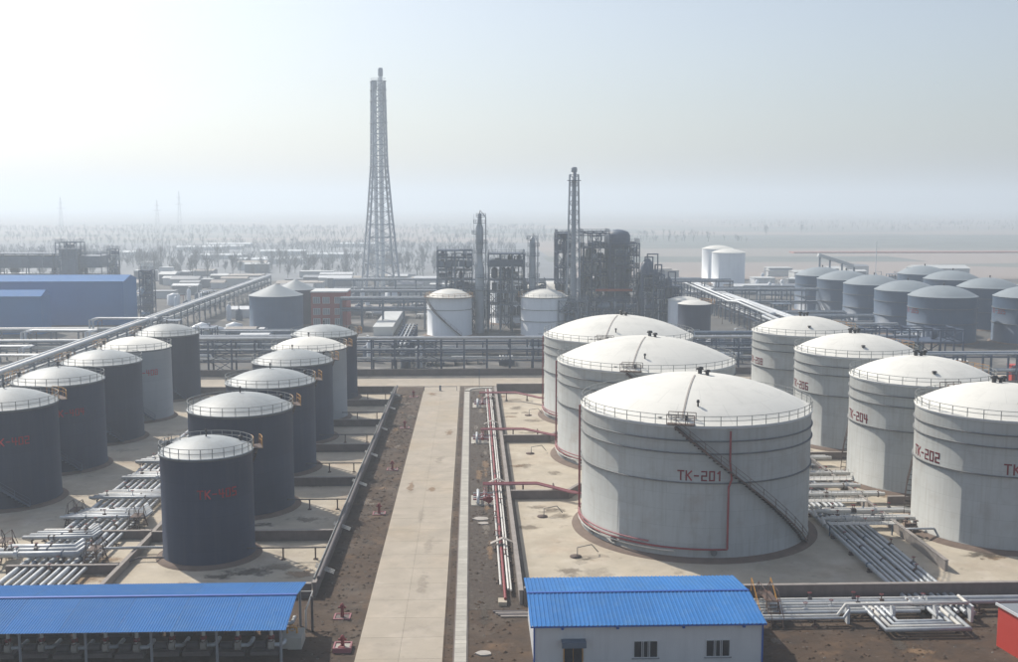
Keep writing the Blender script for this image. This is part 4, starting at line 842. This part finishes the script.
def tower(x, y, prof, plats, label, m='vessel_silver', top=None):
    r = root('column_tower', (x, y, 0), label, 'column tower', 'silver column towers'); MB().lathe(prof, 24, (x, y)).build('shell', m, r)
    def rad(z):
        for (r0, z0), (r1, z1) in zip(prof, prof[1:]):
            if z0 <= z <= z1 and z1 > z0: return r0+(r1-r0)*(z-z0)/(z1-z0)
        return prof[-1][0]
    for i, z in enumerate(plats):
        q = rad(z); a0 = (i*2.1) % 6.28; pl = MB().lathe([(q+.05, z), (q+1.3, z), (q+1.3, z+.12), (q+.05, z+.12)], 14, (x, y), a0, a0+4.2, False).build('platform', 'steel_mid', r); m_ = MB()
        for h in (.6, 1.15):
            p = arc(x, y, q+1.3, z+h, a0, a0+4.2, 14)
            for u, v in zip(p, p[1:]): m_.bar(u, v, .08)
        for j in range(8): a = a0+4.2*j/7; m_.bar((x+(q+1.3)*cos(a), y+(q+1.3)*sin(a), z), (x+(q+1.3)*cos(a), y+(q+1.3)*sin(a), z+1.15), .08)
        m_.build('railing', 'steel_mid', pl)
    q = rad(8); MB().tube([(x+q+.5, y-.4, 2), (x+q+.5, y-.4, prof[-2][1]-1), (x+.2, y, prof[-2][1]+1.2), (x, y, prof[-2][1])], .22, 6).build('side_pipe', 'pipe_silver', r)
    m_ = MB()
    for s in (-.25, .25): m_.bar((x-q-.3, y+s, 1), (x-q-.3, y+s, prof[-2][1]), .07)
    for k in range(int(prof[-2][1]/1.2)): m_.bar((x-q-.3, y-.25, 1+k*1.2), (x-q-.3, y+.25, 1+k*1.2), .05)
    m_.build('ladder', 'steel', r)
tower(2.4, 350, [(1.5, 0), (1.5, 12), (1.5, 21), (1.0, 23), (1.0, 27), (1.25, 27.5), (1.25, 34), (.7, 35.5), (.7, 38.5), (.01, 39)], (10, 14, 18, 22, 26, 29, 32, 35.5, 37.5), 'tall silver column tower left of centre with ring platforms')
tower(19.5, 350, [(1.2, 0), (1.2, 12), (1.1, 20), (1.0, 29), (.6, 31), (.01, 31.3)], (10, 14, 18, 21.5, 25, 28, 30.2), 'shorter silver column tower between two frames')
# slim chimney with lattice
r = root('chimney', (32.4, 345, 0), 'slim tall chimney with guy lattice on both sides', 'chimney')
MB().lathe([(1.0, 0), (1.0, 20), (.8, 22), (.75, 40), (.72, 53.2), (.55, 53.2), (.55, 50)], 24, (32.4, 345)).build('stack', 'stack_steel', r)
m = MB(); tp = 51
for k in range(4):
    a = pi/4+k*pi/2; b = a+pi/2; w0, w1 = 3.3, 1.9
    P = lambda aa, z: (32.4+(w0+(w1-w0)*z/tp)*cos(aa), 345+(w0+(w1-w0)*z/tp)*sin(aa), z)
    m.bar(P(a, 0), P(a, tp), .22)
    for j in range(17):
        z0, z1 = tp*j/17, tp*(j+1)/17; m.bar(P(a, z0), P(b, z1), .13); m.bar(P(b, z0), P(a, z1), .13); m.bar(P(a, z1), P(b, z1), .13)
m.build('lattice', 'stack_steel', r)
MB().lathe([(.8, 49), (2.2, 49), (2.2, 49.2), (.8, 49.2)], 16, (32.4, 345), smooth=False).build('platform', 'steel', r)
MB().lathe([(.74, 51.7), (.95, 51.9), (.95, 53), (.74, 53.3)], 16, (32.4, 345)).build('cap', 'stack_steel', r)
# flare tower
fx, fy = -43.3, 512
r = root('flare_tower', (fx, fy, 0), 'very tall lattice flare tower rising into the hazy sky', 'flare tower'); 
def fw_(z): # half width
    for (z0, w0), (z1, w1) in zip(((0, 8.1), (38, 4.9), (60, 3.3), (105, 2.6)), ((38, 4.9), (60, 3.3), (105, 2.6), (110, 2.6))):
        if z <= z1: return w0+(w1-w0)*(z-z0)/(z1-z0)
    return 2.6
m = MB(); zz = [0, 7, 14, 20, 26, 32, 38, 44, 49, 54, 59, 64, 69, 74, 79, 84, 89, 94, 98]; cs = ((-1,-1),(1,-1),(1,1),(-1,1)); legs = []
rot = radians(14)
def fp(c, z):
    w = fw_(z); x, y = c[0]*w, c[1]*w; return (fx+x*cos(rot)-y*sin(rot), fy+x*sin(rot)+y*cos(rot), z)
for c in cs: MB().tube([fp(c, z) for z in zz], .5, 6).build('leg', 'lattice', r)
for i in range(len(zz)-1):
    m = MB()
    for k in range(4):
        a, b = cs[k], cs[(k+1) % 4]; z0, z1 = zz[i], zz[i+1]
        m.bar(fp(a, z1), fp(b, z1), .36); m.bar(fp(a, z0), fp(b, z1), .25); m.bar(fp(b, z0), fp(a, z1), .25)
    m.build('lattice_bay', 'lattice', r)
for (dx, dy, rr, h) in ((-1.4, -.6, .7, 98), (1.2, -.3, .85, 104), (.2, 1.6, .5, 100), (-2.3, .9, .35, 94)):
    MB().tube([(fx+dx, fy+dy, 2), (fx+dx, fy+dy, h)], rr, 12).build('flare_pipe', 'flare_pipe', r)
for (dx, dy, rr, h) in ((-1.4, -.6, 1.0, 97.5), (1.2, -.3, 1.15, 103.2)): MB().lathe([(rr*.8, h-3), (rr, h-2.5), (rr, h), (rr*.8, h+.8)], 14, (fx+dx, fy+dy)).build('flare_tip', 'lattice', r)
for z in (59, 79, 89, 94, 98): 
    w = fw_(z)+.35; p_ = [fp((sx*w/fw_(z), sy*w/fw_(z)), z) for sx, sy in cs]; m = MB()
    for k in range(4): m.bar(p_[k], p_[(k+1) % 4], .9, .2); q = [Vector(p_[k])+Vector((0,0,1.2)), Vector(p_[(k+1) % 4])+Vector((0,0,1.2))]; m.bar(q[0], q[1], .12)
    m.build('platform', 'lattice', r)
# ------------------------------------------------------------------ buildings
def hall(x0, y0, x1, y1, h, wall, roof, label, rh=1.5, win=(), cat='building', group=None, name='building', wm='glass', parapet=False):
    r = root(name, ((x0+x1)/2, (y0+y1)/2, 0), label, cat, group)
    MB().box(x0, y0, 0, x1, y1, h).build('wall', wall, r); ym = (y0+y1)/2; e = .4
    if rh:
        MB().add([(x0-e, y0-e, h), (x1+e, y0-e, h), (x1+e, y1+e, h), (x0-e, y1+e, h), (x0-e, ym, h+rh), (x1+e, ym, h+rh)], [(0,1,5,4), (2,3,4,5), (0,4,3), (1,2,5), (3,2,1,0)]).build('roof', roof, r)
    else: MB().box(x0-.2, y0-.2, h, x1+.2, y1+.2, h+.4).build('roof', roof, r)
    for (wx, wz, ww, wh) in win:
        f = MB().box(wx-ww/2, y0-.12, wz, wx+ww/2, y0-.002, wz+wh).build('window', 'frame_white', r); k = 3 if ww > 2.2 else 2
        for q in range(k): a = wx-ww/2+.12+q*(ww-.24)/k; MB().box(a+.06, y0-.15, wz+.15, a+(ww-.24)/k-.06, y0-.118, wz+wh-.15).build('pane', wm, f)
    return r
hall(-320, 376, -120.4, 391, 15.2, 'blue_wall', 'blue_roof', 'long blue warehouse at the left edge behind the pipelines', 1.8)
hall(-320, 350, -138.5, 358, 12.3, 'blue_wall', 'blue_roof', 'lower blue warehouse in front of the long one at the left edge', 1.8)
win = [(x, z, 2.4, 2.2) for x in (-52.4, -49.2, -45.2) for z in (1.2, 4.6, 8.4)]
hall(-54.3, 364, -42.4, 377, 12.1, 'brick_red', 'light_roof', 'red brick building with white framed windows beside the slate tanks', 0, win, wm='grey_sheet')
pn = struct('pavement', MB().poly([(-36, 330), (-22, 330), (-22, 341), (-36, 341)], .003, .04), 'slab')
hall(-31.5, 342, -25.5, 405, 2.6, 'light_roof', 'light_roof', 'low pale flat-roofed shed between the brick building and the white tank', 0)
# long grey plant behind the warehouse
frame(-330, 478, -162, 490, (5, 10.6, 14.5, 20), 16, 1, 'long open grey steel plant building behind the blue warehouse', vessels=30, steel='steel_mid', brace=False, deck='steel_mid')
r = root('plant_hall', (-250, 485, 12), 'solid grey upper storey of the long steel plant', 'building'); MB().box(-330, 478.6, 13.8, -162.6, 489.4, 19.0).build('wall', 'steel_mid', r)
frame(-180, 474, -171, 484, (6, 12, 18, 22, 25), 2, 2, 'dark stair tower standing in the long steel plant', vessels=8, steel='steel_mid')
MB().box(-179, 475, 0, -172, 483, 22).build('core', 'steel_mid', bpy.data.objects['steel_structure.011'] if False else r)
frame(-158.6, 476, -154.8, 480, (5, 10, 15, 19, 22), 1, 1, 'slender grey tower right of the long steel plant', vessels=14, steel='steel_mid')
frame(-121.5, 398, -117, 402, (4, 8, 12, 15, 17.5), 1, 1, 'dark slender frame at the right end of the blue warehouse', vessels=20)
r = root('elevator_shaft', (-119, 400, 0), 'dark shaft inside the frame beside the blue warehouse', 'tower'); MB().box(-120.8, 398.8, 0, -117.8, 401.4, 17).build('shaft', 'vessel_dark', r)
frame(85.5, 257, 119.5, 267, (4.5, 8.2, 11.2), 6, 2, 'dark open steel gantry in front of the grey-blue tanks', vessels=8, dens=.3, rails=False)
# small far clutter sheds
random.seed(21)
lab_s = ['pale', 'white', 'grey', 'blue-roofed', 'low', 'flat-roofed', 'bright', 'long']
n = 0
for (xa, xb, ya, yb, cnt) in ((-95, -20, 392, 560, 26), (-20, 60, 430, 560, 16), (100, 260, 460, 640, 22), (-300, -110, 520, 700, 14), (-92, -60, 292, 345, 5), (-200, -108, 400, 590, 26), (-90, -20, 480, 590, 16)):
    for k in range(cnt):
        x = random.uniform(xa, xb); y = random.uniform(ya, yb); w = random.uniform(6, 20); d = random.uniform(5, 12); h = random.uniform(2.5, 5.5)
        if abs(x-fx) < 20 and abs(y-fy) < 18: continue
        mm = random.choice(('light_roof', 'frame_white', 'grey_sheet', 'grey_sheet', 'light_roof', 'stone'))
        hall(x-w/2, y, x+w/2, y+d, h, random.choice(('panel_wall', 'light_roof', 'grey_sheet', 'grey_sheet')), mm, 'small plant building with a %s roof in the hazy yard beyond the racks' % {'light_roof': 'pale', 'frame_white': 'white', 'grey_sheet': 'grey', 'blue_roof': 'blue', 'stone': 'tan'}[mm], random.choice((0, .8, 1.2)), (), 'building', 'small hazy plant buildings beyond the racks', 'shed')
random.seed(22)
for (xa, xb, y, z, k) in ((-92, -45, 300, 5, 0), (-92, -45, 318, 4.5, 1), (-75, 20, 400, 6, 2), (-90, 30, 445, 6, 3), (100, 220, 470, 5, 4), (96, 132, 350, 5, 5), (96, 130, 372, 4, 6), (96, 132, 330, 4.5, 7)):
    rack(xa, y, xb, y, 4, (z*.55, z), 7, 'low pipe rack in the hazy yard, number %s counting away' % ['one', 'two', 'three', 'four', 'five', 'six', 'seven', 'eight'][k], npipe=3, rad=.3, steel='steel_mid')
r = root('mast', (189, 500, 0), 'thin pale mast behind the far right tanks', 'mast'); MB().tube([(189, 500, 0), (189, 500, 24)], .16, 6).build('pole', 'flare_pipe', r)
hall(232, 556, 260, 570, 8, 'light_roof', 'light_roof', 'pale low hall behind the far right tanks', 1.5)
random.seed(51)
for k in range(12):
    x = random.uniform(-330, -90); y = random.uniform(690, 1050); w = random.uniform(20, 45)
    hall(x-w/2, y, x+w/2, y+10, 3.2, 'light_roof', 'flare_pipe', 'long pale low building among the hazy woods at left', .9, (), 'building', 'pale low buildings among the hazy woods', 'low_building')
r = root('conveyor', (176, 520, 0), 'sloping white conveyor behind the far right tanks', 'conveyor')
MB().bar((168, 520, 17), (186, 522, 11.5), 1.6, 1.6).build('gallery', 'light_roof', r)
for x, z in ((169, 16), (174, 14.5), (180, 12.8), (186, 11)):
    for yy in (519.6, 521): MB().bar((x, yy, 0), (x, yy, z), .35).build('leg', 'steel_mid', r)
struct('embankment', MB().box(270, 900, 0, 1500, 914, 1.2), 'red_belt')
# small process equipment scattered in the hazy yards
random.seed(33)
def skid(kind):
    t = root('equipment_skid', (0, 0, 0), 'x', 'equipment')
    if kind == 0:
        MB().tube([(-3, 0, 1.9), (3, 0, 1.9)], 1.0, 12).build('drum', 'vessel_silver', t); m = MB(); m.box(-2.2, -.8, 0, -1.8, .8, 1.2); m.build('saddle', 'slab', t); MB().box(1.8, -.8, 0, 2.2, .8, 1.2).build('saddle', 'slab', t)
        MB().tube([(0, 0, 2.8), (0, 0, 4), (3.5, 0, 4), (3.5, 0, 0)], .2, 6).build('pipe', 'pipe_silver', t)
    elif kind == 1:
        MB().lathe([(.9, 0), (.9, 5), (.5, 5.7), (.01, 5.9)], 14, (0, 0)).build('vessel', 'white_shell', t); MB().lathe([(1.3, 0), (1.3, 3.6), (.01, 4.3)], 14, (3.4, 1)).build('vessel', 'vessel_dark', t)
        MB().tube([(0, 0, 5.8), (0, 0, 6.6), (3.4, 1, 6.6), (3.4, 1, 4.2)], .18, 6).build('pipe', 'pipe_silver', t)
    elif kind == 2:
        for a in range(5): MB().tube([(-4, a*.8, 1.6), (4, a*.8, 1.6), (4.6, a*.8, .2)], .22, 6).build('pipe', ('pipe_silver', 'pipe_white', 'steel_mid')[a % 3], t)
        for x in (-3, 0, 3): MB().box(x-.12, -.4, 0, x+.12, 3.6, 1.35).build('support', 'steel', t)
    elif kind == 3:
        for x in (-3, 0, 3):
            for y in (0, 4): MB().box(x-.15, y-.15, 0, x+.15, y+.15, 6).build('column', 'steel', t)
        for z in (3, 6): MB().box(-3.4, -.4, z, 3.4, 4.4, z+.2).build('floor', 'steel_mid', t)
        MB().tube([(-2.4, 2, 4.4), (2.4, 2, 4.4)], .9, 12).build('drum', 'vessel_silver', t); MB().tube([(0, 2, 7), (2, 2, 7), (2, 2, 1)], .25, 6).build('pipe', 'pipe_silver', t)
    else:
        MB().lathe([(2.6, 0), (2.6, 4.2), (.01, 5.1)], 20, (0, 0)).build('shell', 'white_shell', t); MB().tube([(2.7, 0, 4), (4, 0, 4), (4, 0, 0)], .18, 6).build('pipe', 'pipe_red', t)
    return t
SK = [skid(k) for k in range(5)]; used = [False]*5
txt = ['silver drum on two saddles', 'pair of upright vessels', 'row of low parallel pipes', 'two storey steel skid with a drum', 'small white cone-topped tank']
zones = (((-104, -74), (282, 345), 16, 'between the trestle and the slate tanks'), ((-90, -30), (388, 470), 30, 'beyond the red brick building'), ((-38, 70), (275, 290), 14, 'just behind the crossing pipe rack'), ((36, 60), (305, 330), 8, 'in front of the process frames'),
         ((98, 128), (272, 395), 26, 'left of the grey-blue tanks'), ((60, 86), (275, 312), 8, 'beside the small dark tank'), ((-180, -108), (400, 470), 24, 'behind the blue warehouse'), ((100, 220), (455, 560), 26, 'behind the far right tank field'), ((-24, 60), (375, 440), 26, 'behind the process frames'))
occ = [(-63, 349, 11), (-61.8, 379, 10), (-7.3, 343, 10), (22.9, 342.7, 11), (-49, 370, 10), (66.8, 321, 8), (66, 334, 8), (25.6, 366, 12), (12, 378, 9), (137, 420, 14), (139, 398, 14), (140.6, 374, 14), (141.6, 347, 14), (-29, 383, 8)]
for (xa, xb), (ya, yb), cnt, where in zones:
    for i in range(cnt):
        x, y = random.uniform(xa, xb), random.uniform(ya, yb)
        if any(hypot(x-a, y-b) < c_+1 for a, b, c_ in occ): continue
        occ.append((x, y, 4)); k = random.randrange(5)
        if used[k]: q = copytree(SK[k], (x, y, 0))
        else: q = SK[k]; q.location = (x, y, 0); used[k] = True
        q.rotation_euler.z = random.choice((0, 0, pi/2, pi)); q['label'] = txt[k]+' '+where; q['group'] = 'small process equipment '+where
for k in range(5):
    if not used[k]: SK[k].location = (-90, 300+6*k, 0); SK[k]['label'] = txt[k]+' beside the trestle'
# ------------------------------------------------------------------ trees, masts far away
random.seed(5)
def tree_mesh(h, bare=True):   # leafless poplar: steep limbs, twigs and small flakes
    t = MB(); c = MB(); t.tube([(0,0,0), (.1,0,h*.4), (0,.15,h*.75), (.1,.1,h)], .016*h, 5)
    for i in range(26):
        z = h*random.uniform(.18, .85); a = random.uniform(0, 6.28); L = h*.24*(1.25-z/h)+.5; p = Vector((0, 0, z)); q = p+Vector((cos(a)*L, sin(a)*L, L*.95)); c.bar(p, q, .13)
        for j in range(5):
            s = p.lerp(q, random.uniform(.2, 1)); b = random.uniform(0, 6.28); l2 = L*.6; e = s+Vector((cos(b)*l2*.45, sin(b)*l2*.45, l2)); c.bar(s, e, .07)
            for _ in range(3):
                u = s.lerp(e, random.random())+Vector((random.uniform(-.3, .3), random.uniform(-.3, .3), random.uniform(-.2, .4))); w = random.uniform(.12, .3); g = random.uniform(0, 6.28)
                c.add([u, u+Vector((cos(g)*w*.4, sin(g)*w*.4, w*2)), u+Vector((cos(g+.5)*w*.3, sin(g+.5)*w*.3, w*2.4))], [(0,1,2)])
    return mesh_of(t, 'trunk', 'bark'), mesh_of(c, 'crown', 'twigs')
TM = [tree_mesh(h) for h in (8, 10, 12.5)]
def tree(x, y, k, label, group):
    r = root('bare_tree', (x, y, 0), label, 'tree', group); inst(TM[k][0], 'trunk', r, (x, y, 0)); inst(TM[k][1], 'crown', r, (x, y, 0)); r.scale = (1, 1, random.uniform(.8, 1.25)); r.rotation_euler.z = random.uniform(0, 6)
for row, (y, xa, xb, step) in enumerate(((600, -330, -60, 9), (650, -345, -40, 9), (710, -370, 20, 10))):
    x = xa
    while x < xb:
        tree(x+random.uniform(-2, 2), y+random.uniform(-12, 12), random.randrange(3), 'leafless tree in the hazy %s tree line at left' % ['nearest', 'middle', 'farthest'][row], 'leafless trees of the hazy tree lines'); x += step*random.uniform(.6, 1.5)
for x, y in ((380, 1390), (460, 1500)): tree(x, y, random.randrange(3), 'leafless tree in the open fields at right', 'leafless trees in the fields at right')
m = MB(); random.seed(9)   # woods too many to count
for (xa, xb, ya, yb, cnt, hh) in ((-420, 40, 620, 1080, 1900, .8), (-900, 120, 1100, 1900, 2200, .8), (60, 300, 1150, 1500, 260, .7), (420, 2000, 1600, 2400, 1200, .7)):
    for i in range(cnt):
        y = ya+(yb-ya)*random.random(); x = random.uniform(xa, xb)
        if math.sin(x*.013+y*.021)+math.sin(y*.034-x*.006) < -.5: continue
        h = random.uniform(5, 10)*hh; w = .25
        m.add([(x-w, y, 0), (x+w, y, 0), (x, y, h)], [(0,1,2)])
        for k in range(12):
            a = random.uniform(0, 6.28); z = h*random.uniform(.2, .7); L = random.uniform(.8, 1.9); e = Vector((x+cos(a)*L, y+sin(a)*L, z+L*2.3)); q = random.uniform(.12, .3)*random.choice((-1, 1))
            m.add([(x, y, z), e, (e.x+q, e.y, e.z-.5)], [(0,1,2)])
tag(m.build('distant_woods', 'twigs'), 'bluish lines of woodland fading into the haze', 'woods', kind='stuff')
for k, (x, y, h) in enumerate(((-560, 1500, 50), (-430, 1500, 46), (-400, 1500, 58))):
    r = root('pylon', (x, y, 0), 'faint lattice pylon on the left horizon, %s from the left' % ['first', 'second', 'third', 'fourth', 'fifth'][k], 'pylon', 'faint pylons on the horizon'); m = MB()
    for a in range(4):
        c0, c1 = cs[a], cs[(a+1) % 4]
        for j in range(8):
            z0, z1 = h*j/8, h*(j+1)/8; w0, w1 = 3*(1-j/8.5), 3*(1-(j+1)/8.5)
            m.bar((x+c0[0]*w0, y+c0[1]*w0, z0), (x+c0[0]*w1, y+c0[1]*w1, z1), .17); m.bar((x+c0[0]*w0, y+c0[1]*w0, z0), (x+c1[0]*w1, y+c1[1]*w1, z1), .1)
    m.build('frame', 'lattice', r)
    for z in (.7, .85): MB().bar((x-7*(1.1-z)*2, y, h*z), (x+7*(1.1-z)*2, y, h*z), .3).build('cross_arm', 'lattice', r)
# ------------------------------------------------------------------ haze
hz = MB().box(-4990, -55, -1, 4990, 8990, 116).build('haze', 'glass'); hz.data.materials.clear()
hm = bpy.data.materials.new('haze'); hm.use_nodes = True; hn = hm.node_tree; hn.nodes.remove(hn.nodes['Principled BSDF'])
pv = hn.nodes.new('ShaderNodeVolumePrincipled'); pv.inputs['Density'].default_value = HAZE; pv.inputs['Color'].default_value = (.80, .89, .98, 1); pv.inputs['Anisotropy'].default_value = .35
hn.links.new(pv.outputs[0], hn.nodes['Material Output'].inputs['Volume']); hz.data.materials.append(hm)
tag(hz, 'pale winter haze filling the air over the whole plant', 'haze', kind='stuff')
